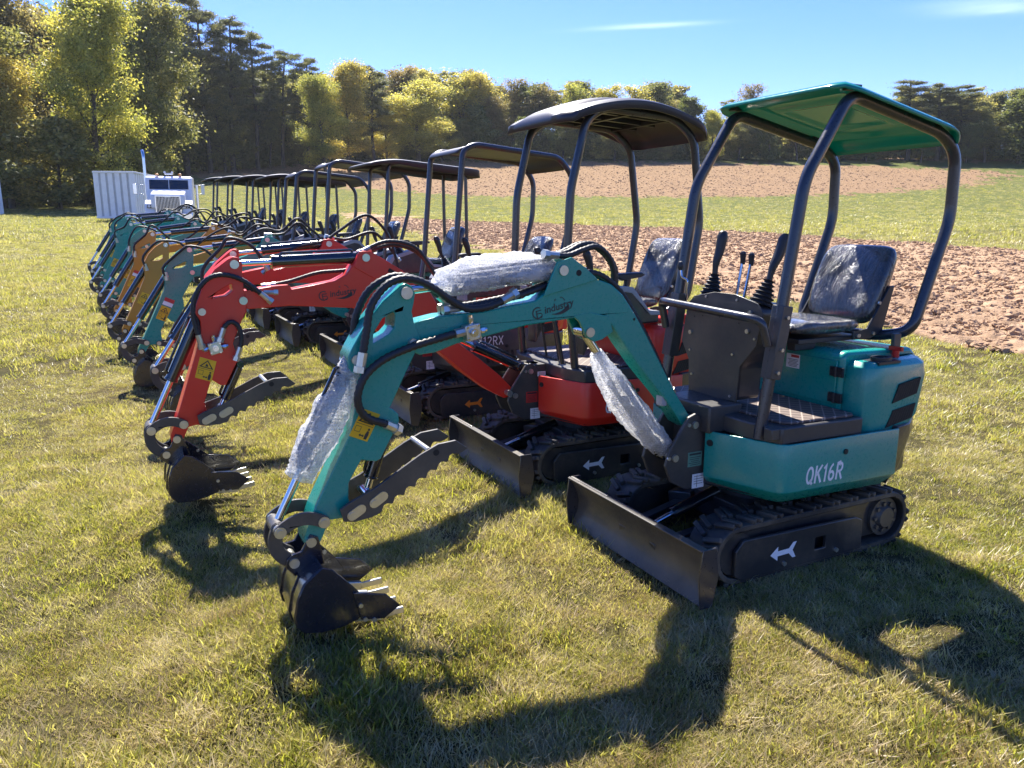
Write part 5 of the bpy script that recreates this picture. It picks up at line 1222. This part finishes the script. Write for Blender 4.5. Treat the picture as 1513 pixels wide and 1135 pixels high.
mid = [
 ('maple', 486, 132, 118, 'yellow', .9, 'yellow green tree right of the pine slope'), ('maple', 520, 138, 98, 'gold', .9, 'tall golden green tree between two dark pines'),
 ('pine', 556, 140, 102, 'pine', 1.0, 'dark pine standing above the yellow trees, left of the round golden one'), ('maple', 575, 142, 160, 'gold', 1.0, 'low orange yellow tree in front of the dark pine'),
 ('maple', 622, 146, 124, 'gold', 1.45, 'round bright golden tree, the widest of the far edge'), ('maple', 655, 150, 185, 'gold', 1.4, 'low yellow shrubby tree right of the round golden one'),
 ('bare', 596, 158, 105, 'rust', 1.0, 'grey twiggy tree behind the round golden one'),
 ('bare', 680, 156, 108, 'yellow', 1.2, 'tall sparse tree with upright pale branches, first of the bare ones'), ('bare', 708, 157, 112, 'gold', 1.1, 'second tall sparse tree with upright branches'),
 ('bare', 757, 160, 120, 'rust', 1.1, 'bare grey tree standing alone against the sky left of the domed canopy'), ('oak', 735, 156, 150, 'rust', 1.0, 'rusty tree below the bare grey one'),
 ('vine', 720, 152, 158, 'dark', 1.1, 'dark green vine covered tree left of the domed canopy'), ('vine', 770, 151, 178, 'dark', .9, 'low dark vine covered tree just left of the domed canopy'),
 ('bare', 800, 158, 128, 'rust', 1.1, 'sparse rusty tree rising over the front of the domed canopy'), ('bare', 845, 158, 128, 'yellow', 1.2, 'sparse yellowish tree over the domed canopy'),
 ('bare', 890, 159, 132, 'yellow', 1.1, 'thin tree over the middle of the domed canopy'), ('bare', 935, 158, 130, 'gold', 1.2, 'feathery orange brown tree over the rear of the domed canopy'), ('oak', 965, 158, 160, 'rust', 1.0, 'brown tree behind the rear edge of the domed canopy'),
 ('vine', 1010, 156, 150, 'dark', 1.0, 'vine hung tree between the domed and the green canopy'), ('maple', 1045, 153, 168, 'yellow', .9, 'yellow tree seen between the domed and the green canopy'),
 ('bare', 1095, 158, 128, 'rust', 1.0, 'pinkish twiggy tree just above the front edge of the green canopy'), ('oak', 1085, 154, 178, 'olive', 1.1, 'olive tree under the front edge of the green canopy'),
 ('vine', 1130, 152, 180, 'dark', 1.1, 'dark tree behind the front posts of the green canopy'), ('oak', 1170, 153, 172, 'olive', 1.1, 'brown green tree seen through the front posts of the green canopy'),
 ('vine', 1215, 152, 190, 'dark', 1.2, 'dark tree seen between the canopy posts'), ('vine', 1270, 152, 185, 'dark', 1.2, 'dark tree below the middle of the green canopy'),
 ('pine', 1330, 154, 122, 'pine', 1.5, 'flat topped dark pine above the rear of the green canopy'), ('pine', 1372, 154, 128, 'pine', 1.6, 'second flat topped dark pine above the rear of the green canopy'),
 ('pine', 1404, 155, 132, 'pine', 1.6, 'third flat topped dark pine, just right of the green canopy'), ('oak', 1350, 150, 180, 'dark', 1.2, 'dark tree below the flat topped pines'),
 ('oak', 1442, 151, 155, 'olive', 1.2, 'olive brown tree right of the green canopy'), ('vine', 1492, 149, 142, 'dark', 1.5, 'broad vine draped tree near the right edge'), ('vine', 1535, 148, 138, 'dark', 1.5, 'vine draped tree cut off by the right edge'),
 ('oak', 830, 153, 178, 'olive', 1.2, 'olive tree seen under the front of the domed canopy'), ('oak', 905, 153, 175, 'olive', 1.2, 'olive tree seen under the domed canopy'), ('oak', 1415, 150, 188, 'dark', 1.2, 'dark low tree between the green canopy and the olive brown tree')]
for kind, px, y, tp, lv, wd, lab in mid: tree(kind, px, y-4, tp-4, lv, lab, G2, wide=wd*(1.5 if kind == 'bare' else 1.25))
# the mass of wood behind, read as one
def wood_mass():
    rs = random.Random(5); V = []; TN = []
    spec = []
    for px in range(-120, 470, 13): spec.append((px+rs.uniform(-6, 6), (88 if px < 235 else 128+(px-235)*.06)+rs.uniform(4, 14), (rs.uniform(20, 90) if px < 240 else 50+(px-240)*.28+rs.uniform(0, 40)), rs.choice(['oak', 'oak', 'maple'])))
    for px in range(-100, 226, 20): spec.append((px, 80+rs.uniform(0, 6), rs.uniform(190, 235), 'bush'))
    for px in range(222, 480, 9): spec.append((px, 124+(px-222)*.075+rs.uniform(0, 4), rs.uniform(178, 222), 'bush'))
    for px in range(430, 1640, 9): spec.append((px+rs.uniform(-6, 6), 155+rs.uniform(0, 12), (118 if px < 700 else 136 if px < 1000 else 160 if px < 1290 else 146)+rs.uniform(-16, 22), rs.choice(['oak', 'vine', 'oak', 'maple', 'pine', 'bare'])))
    for px in range(425, 700, 12): spec.append((px, 146+rs.uniform(0, 4), rs.uniform(165, 205), rs.choice(['oak', 'maple'])))
    for px in range(460, 1640, 9): spec.append((px, 151+rs.uniform(0, 3), rs.uniform(190, 216), 'bush'))
    for px, y, tp, kind in spec:
        x = px2w(px, y); z0 = H(x, y); h = 1.6+y*math.tan(math.atan((567.5-tp)/1140)-R(11.75))-z0; me = rs.choice(TP[kind])[1]; k = h/me['top']
        n = len(me.vertices); co = np.empty(n*3, np.float32); me.vertices.foreach_get('co', co); co = co.reshape(-1, 4, 3); tn = np.empty(n, np.float32); me.attributes['tone'].data.foreach_get('value', tn); tn = tn.reshape(-1, 4)
        m_ = len(co); sel = RS.rand(m_) < (.42 if kind != 'bush' else .35); co = co[sel]; tn = tn[sel]; ctr = co.mean(1, keepdims=True); co = ctr+(co-ctr)*1.6
        a = rs.random()*6.28; wd = 1.25; X = (co[..., 0]*math.cos(a)-co[..., 1]*math.sin(a))*k*wd+x; Y = (co[..., 0]*math.sin(a)+co[..., 1]*math.cos(a))*k*wd+y; Z = co[..., 2]*k+z0
        V.append(np.stack([X, Y, Z], -1).reshape(-1, 3)); TN.append((tn*.45+rs.random()**1.4*.55).ravel())
    V = np.concatenate(V).astype(np.float32); TN = np.concatenate(TN).astype(np.float32); n = len(V)//4
    me = D.meshes.new('woodland'); me.vertices.add(n*4); me.vertices.foreach_set('co', V.ravel()); me.loops.add(n*4); me.loops.foreach_set('vertex_index', np.arange(n*4, dtype=np.int32))
    me.polygons.add(n); me.polygons.foreach_set('loop_start', np.arange(0, n*4, 4, dtype=np.int32)); me.polygons.foreach_set('loop_total', np.full(n, 4, np.int32)); me.update(calc_edges=True)
    me.attributes.new('tone', 'FLOAT', 'POINT').data.foreach_set('value', TN); me.materials.append(LM['mixed'])
    o = D.objects.new('woodland', me); COL.objects.link(o); tag(o, 'mass of dull green autumn woodland behind the front trees', kind='stuff')
    print('woodland quads', n)
wood_mass()

# ------------------------------------------------------------------ truck, trailer, panel
M['truckwhite'] = mat_paint('white_truck_paint', (.78, .79, .82), .3, .10)
M['glass'] = mat_plain('dark_windscreen', (.012, .018, .03), .06, spec=.8)
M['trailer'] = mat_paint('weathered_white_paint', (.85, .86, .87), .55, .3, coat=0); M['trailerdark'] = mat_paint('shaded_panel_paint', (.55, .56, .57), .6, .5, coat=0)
M['lamp'] = mat_plain('amber_lamp', (.7, .25, .03), .3)
def truck(x, y, rz):
    t = empty('semi_truck', (x, y, H(x, y)), rz); tag(t, 'white long nosed semi truck with chrome exhaust stack, facing the camera behind the row', 'truck')
    # local: -y is forward (towards camera)
    g = G(); cab = [(1.15, .95), (1.15, 2.15), (1.0, 2.62), (.9, 2.72), (-.75, 2.74), (-.85, 2.6), (-.85, .95)]
    # extrude across width: profile in (y,z)
    def px_(prof, x0, x1, dy=0): q = G(); q.prism([(a, b) for a, b in prof], x0, x1); q.v = [(l, -f+dy, z) for f, l, z in q.v]; return q
    cabp = px_([(.9, 1.0), (.9, 1.95), (.72, 2.55), (.55, 2.66), (-1.1, 2.70), (-1.15, 2.6), (-1.15, 1.0)], -1.12, 1.12); c = cabp.build('cab', 'truckwhite', t, bevel=.09, seg=4, ang=50)
    g = px_([(.906, 1.99), (.745, 2.47), (.73, 2.47), (.89, 1.99)], -.93, .93); w = g.build('windscreen', 'glass', c, bevel=.01)
    g = G(); g.cyl((0, -.91, 1.98), (0, -.75, 2.49), .014); g.build('windscreen_divider', 'truckwhite', w)
    hood = px_([(2.25, 1.0), (2.25, 1.62), (2.1, 1.76), (.9, 1.95), (.9, 1.0)], -.80, .80); h = hood.build('bonnet', 'truckwhite', t, bevel=.08, seg=4, ang=50)
    g = px_([(2.268, .80), (2.268, 1.58), (2.24, 1.58), (2.24, .80)], -.56, .56); gr = g.build('grille', 'steel_black', h, bevel=.01)
    g = G()
    for k in range(16): g.box((-.50+1.0*k/15, -2.272, 1.19), (.014, .012, .72))
    for xx in (-.57, .57): g.box((xx, -2.27, 1.19), (.05, .03, .82))
    g.box((0, -2.27, 1.60), (1.19, .03, .05))
    g.build('grille_bar', 'chrome', gr); g = G(); g.box((0, -2.278, 1.57), (.28, .012, .07)); g.build('badge', 'pin', gr)
    for s in (-1, 1):
        g = G(); sec = [(2.05, .55), (2.1, .9), (1.95, 1.22), (1.6, 1.42), (1.15, 1.38), (.85, 1.1), (.8, .7), (1.05, .7), (1.2, 1.0), (1.5, 1.12), (1.75, 1.0), (1.88, .55)]
        q = G(); q.prism(sec, min(s*.60, s*1.12), max(s*.60, s*1.12)); q.v = [(l, -f, z) for f, l, z in q.v]; q.build('fender', 'truckwhite', t, bevel=.04, seg=3, ang=50)
        g = G(); g.box((s*.82, -2.10, 1.10), (.36, .12, .17)); hl = g.build('headlight', 'glass', t, bevel=.03); g = G(); g.cyl((s*.75, -2.175, 1.1), (s*.75, -2.15, 1.1), .06); g.cyl((s*.90, -2.175, 1.1), (s*.90, -2.15, 1.1), .06); g.build('lens', 'white', hl)
        g = G(); g.cyl((s*.78, -1.48, .52), (s*1.08, -1.48, .52), .52, n=28); wh = g.build('wheel', 'rubber', t, bevel=.03); g = G(); g.cyl((s*1.06, -1.48, .52), (s*1.10, -1.48, .52), .28, n=20); g.build('rim', 'chrome', wh)
        for yy in (1.9, 3.1):
            g = G(); g.cyl((s*.55, yy, .52), (s*1.15, yy, .52), .52, n=24); wh = g.build('wheel', 'rubber', t, bevel=.03); g = G(); g.cyl((s*1.1, yy, .52), (s*1.165, yy, .52), .28, n=20); g.build('rim', 'chrome', wh)
        g = G(); g.box((s*1.62, -.78, 2.0), (.17, .10, .52)); g.tube([(s*1.12, -.7, 2.2), (s*1.6, -.78, 2.22)], .016, 6); g.tube([(s*1.12, -.7, 1.75), (s*1.6, -.78, 1.78)], .016, 6); g.build('side_mirror', 'pin' if s > 0 else 'chrome', t, bevel=.02)
        g = G(); g.tube(fillet([(s*1.25, .9, 1.0), (s*1.25, .9, 3.75), (s*1.28, .98, 3.95), (s*1.31, 1.10, 4.05)], .1, 5), .075, 14) if s < 0 else g.tube([(s*1.25, .9, 1.0), (s*1.25, .9, 2.3)], .075, 14)
        g.build('exhaust_stack', 'chrome', t, ang=60)
        g = G(); g.box((s*.55, -.55, 2.76), (.16, .18, .07)); g.build('roof_lamp', 'lamp', t, bevel=.02)
    g = G(); g.box((0, -2.38, .62), (2.25, .16, .32)); g.build('bumper', 'chrome', t, bevel=.04)
    g = G(); g.box((0, -.35, 2.79), (.38, .2, .08)); g.tube([(-.18, -.5, 2.86), (-.18, -.1, 2.86)], lambda q: .06-.03*q, 10); g.tube([(.18, -.5, 2.86), (.18, -.1, 2.86)], lambda q: .06-.03*q, 10); g.build('air_horn', 'truckwhite', t)
    g = G(); g.box((0, 1.6, .8), (.9, 4.2, .25)); g.build('chassis', 'black', t)
truck(px2w(260, 42), 42, R(19))
def trailer(x, y, rz):
    t = empty('ribbed_trailer', (x, y, H(x, y)), rz); tag(t, 'long weathered white trailer body with upright side ribs, left of the truck', 'trailer')
    W, L, z0, z1 = 2.5, 9.5, .25, 3.25
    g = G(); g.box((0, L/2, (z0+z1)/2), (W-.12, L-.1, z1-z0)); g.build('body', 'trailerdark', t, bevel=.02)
    g = G(); 
    for k in range(22):
        yy = .12+k*(L-.24)/21
        for s in (-1, 1): g.box((s*(W/2-.02), yy, (z0+z1)/2), (.10, .28, z1-z0-.2))
    for k in range(6): g.box((-W/2+.15+k*(W-.3)/5, .01, (z0+z1)/2), (.30, .08, z1-z0-.2))
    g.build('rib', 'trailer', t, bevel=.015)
    g = G()
    for s in (-1, 1): g.box((s*(W/2-.01), L/2, z1-.03), (.16, L, .12)); g.box((s*(W/2-.01), L/2, z0+.03), (.16, L, .14))
    g.box((0, 0, z1-.03), (W, .14, .12)); g.box((0, 0, z0+.03), (W, .14, .14)); g.build('rail', 'trailer', t, bevel=.015)
    for s in (-1, 1):
        for yy in (6.6, 7.8):
            g = G(); g.cyl((s*.6, yy, .42), (s*1.15, yy, .42), .42, n=20); g.build('wheel', 'rubber', t, bevel=.02)
        g = G(); g.box((s*.8, 1.2, .12), (.12, .12, .4)); g.build('landing_leg', 'steel_black', t)
trailer(px2w(178, 53), 53, R(8))
xp = px2w(-9, 64); g = G(); g.box((0, 0, 1.55), (.9, 2.2, 3.1)); 
e = empty('white_panel', (xp, 64, H(xp, 64))); tag(e, 'white upright metal panel cut off by the left edge, before the wood', 'panel'); g.build('panel_face', 'trailer', e, bevel=.03); g = G(); g.box((0, 0, 3.13), (.96, 2.26, .06)); g.build('panel_cap', 'trailer', e, bevel=.01)

# ------------------------------------------------------------------ thin air between here and the woods
hm = D.materials.new('thin_haze'); hm.use_nodes = True; hn = hm.node_tree; hn.nodes.clear()
ho = hn.nodes.new('ShaderNodeOutputMaterial'); hv_ = hn.nodes.new('ShaderNodeVolumePrincipled'); hv_.inputs['Color'].default_value = (.84, .90, .96, 1); hv_.inputs['Density'].default_value = .00014; hv_.inputs['Anisotropy'].default_value = .35
hn.links.new(hv_.outputs[0], ho.inputs['Volume'])
g = G(); g.box((0, 0, 24), (560, 560, 52)); hb = g.build('haze', hm, None); tag(hb, 'faint blue autumn haze in front of the distant woods', kind='stuff')
# ------------------------------------------------------------------ light, sky, camera
SD = Vector((-.20, .72, 1.0)).normalized()      # towards the sun
elev = math.asin(SD.z); az = math.atan2(SD.x, SD.y)
sun = D.lights.new('sun', 'SUN'); sun.energy = 4.8; sun.angle = R(.5); sun.color = (1, .94, .84)
so = D.objects.new('sun', sun); COL.objects.link(so); so.rotation_euler = SD.to_track_quat('Z', 'Y').to_euler(); so.location = (0, 0, 30)
wd = D.worlds.new('World'); sc.world = wd; wd.use_nodes = True; n = wd.node_tree; bg = n.nodes['Background']
sky = n.nodes.new('ShaderNodeTexSky'); sky.sky_type = 'NISHITA'; sky.sun_disc = False; sky.sun_elevation = elev; sky.sun_rotation = az
sky.altitude = 200; sky.air_density = 1.0; sky.dust_density = .3; sky.ozone_density = 3.0
hs = n.nodes.new('ShaderNodeHueSaturation'); hs.inputs['Saturation'].default_value = 1.3; hs.inputs['Hue'].default_value = .505
n.links.new(sky.outputs[0], hs.inputs['Color'])
tint = n.nodes.new('ShaderNodeMix'); tint.data_type = 'RGBA'; tint.blend_type = 'MULTIPLY'; tint.inputs[0].default_value = 1; tint.inputs[7].default_value = (.80, .745, 1.04, 1); n.links.new(hs.outputs[0], tint.inputs[6])
# thin wisps of cirrus
tc = n.nodes.new('ShaderNodeTexCoord')
def wisp(cx, cz, wx, wz, slope, seed):
    sp = n.nodes.new('ShaderNodeSeparateXYZ'); n.links.new(tc.outputs['Generated'], sp.inputs[0])
    def mth(op, a, b=None, c=None):
        m = n.nodes.new('ShaderNodeMath'); m.operation = op
        for i, v in enumerate((a, b, c)):
            if v is None: continue
            if isinstance(v, (int, float)): m.inputs[i].default_value = v
            else: n.links.new(v, m.inputs[i])
        return m.outputs[0]
    X = mth('DIVIDE', sp.outputs[0], sp.outputs[1]); Zz = mth('DIVIDE', sp.outputs[2], sp.outputs[1])
    nz = n.nodes.new('ShaderNodeTexNoise'); nz.inputs['Scale'].default_value = 9; nz.inputs['Detail'].default_value = 6; mp = n.nodes.new('ShaderNodeMapping'); mp.inputs['Scale'].default_value = (1, 1, 7); mp.inputs['Location'].default_value = (seed, 0, 0); n.links.new(tc.outputs['Generated'], mp.inputs[0]); n.links.new(mp.outputs[0], nz.inputs[0])
    dx = mth('SUBTRACT', X, cx); dz = mth('SUBTRACT', mth('SUBTRACT', Zz, cz), mth('MULTIPLY', dx, slope)); dz = mth('ADD', dz, mth('MULTIPLY', mth('SUBTRACT', nz.outputs[0], .5), wz*1.6))
    a = mth('POWER', mth('DIVIDE', mth('ABSOLUTE', dx), wx), 2); b = mth('POWER', mth('DIVIDE', mth('ABSOLUTE', dz), wz), 2)
    e = mth('POWER', 2.718, mth('MULTIPLY', mth('ADD', a, b), -1)); return mth('MULTIPLY', e, mth('MULTIPLY_ADD', nz.outputs[0], 1.2, -.1))
ws = [wisp(.166, .234, .06, .0028, .05, 1), wisp(.585, .256, .07, .008, .02, 5)]
m_ = n.nodes.new('ShaderNodeMath'); m_.operation = 'ADD'; n.links.new(ws[0], m_.inputs[0]); n.links.new(ws[1], m_.inputs[1]); m_.use_clamp = True
m2 = n.nodes.new('ShaderNodeMath'); m2.operation = 'MULTIPLY'; m2.inputs[1].default_value = .45; n.links.new(m_.outputs[0], m2.inputs[0])
mx = n.nodes.new('ShaderNodeMix'); mx.data_type = 'RGBA'; n.links.new(m2.outputs[0], mx.inputs[0]); n.links.new(tint.outputs[2], mx.inputs[6]); mx.inputs[7].default_value = (8.5, 9.5, 10.5, 1)
n.links.new(mx.outputs[2], bg.inputs[0]); bg.inputs[1].default_value = .082
cam = D.cameras.new('camera'); co_ = D.objects.new('camera', cam); COL.objects.link(co_); sc.camera = co_
cam.sensor_width = 36; cam.lens = 1140/1513*36; cam.clip_start = .05; cam.clip_end = 2000
co_.location = (0, 0, 1.6); co_.rotation_euler = (R(90-11.75), 0, 0)
sc.view_settings.view_transform = 'Standard'; sc.view_settings.look = 'None'; sc.view_settings.gamma = 1; sc.view_settings.exposure = 1.58
sc.render.engine = 'CYCLES'; sc.cycles.max_bounces = 8; sc.cycles.transparent_max_bounces = 24; sc.cycles.transmission_bounces = 4
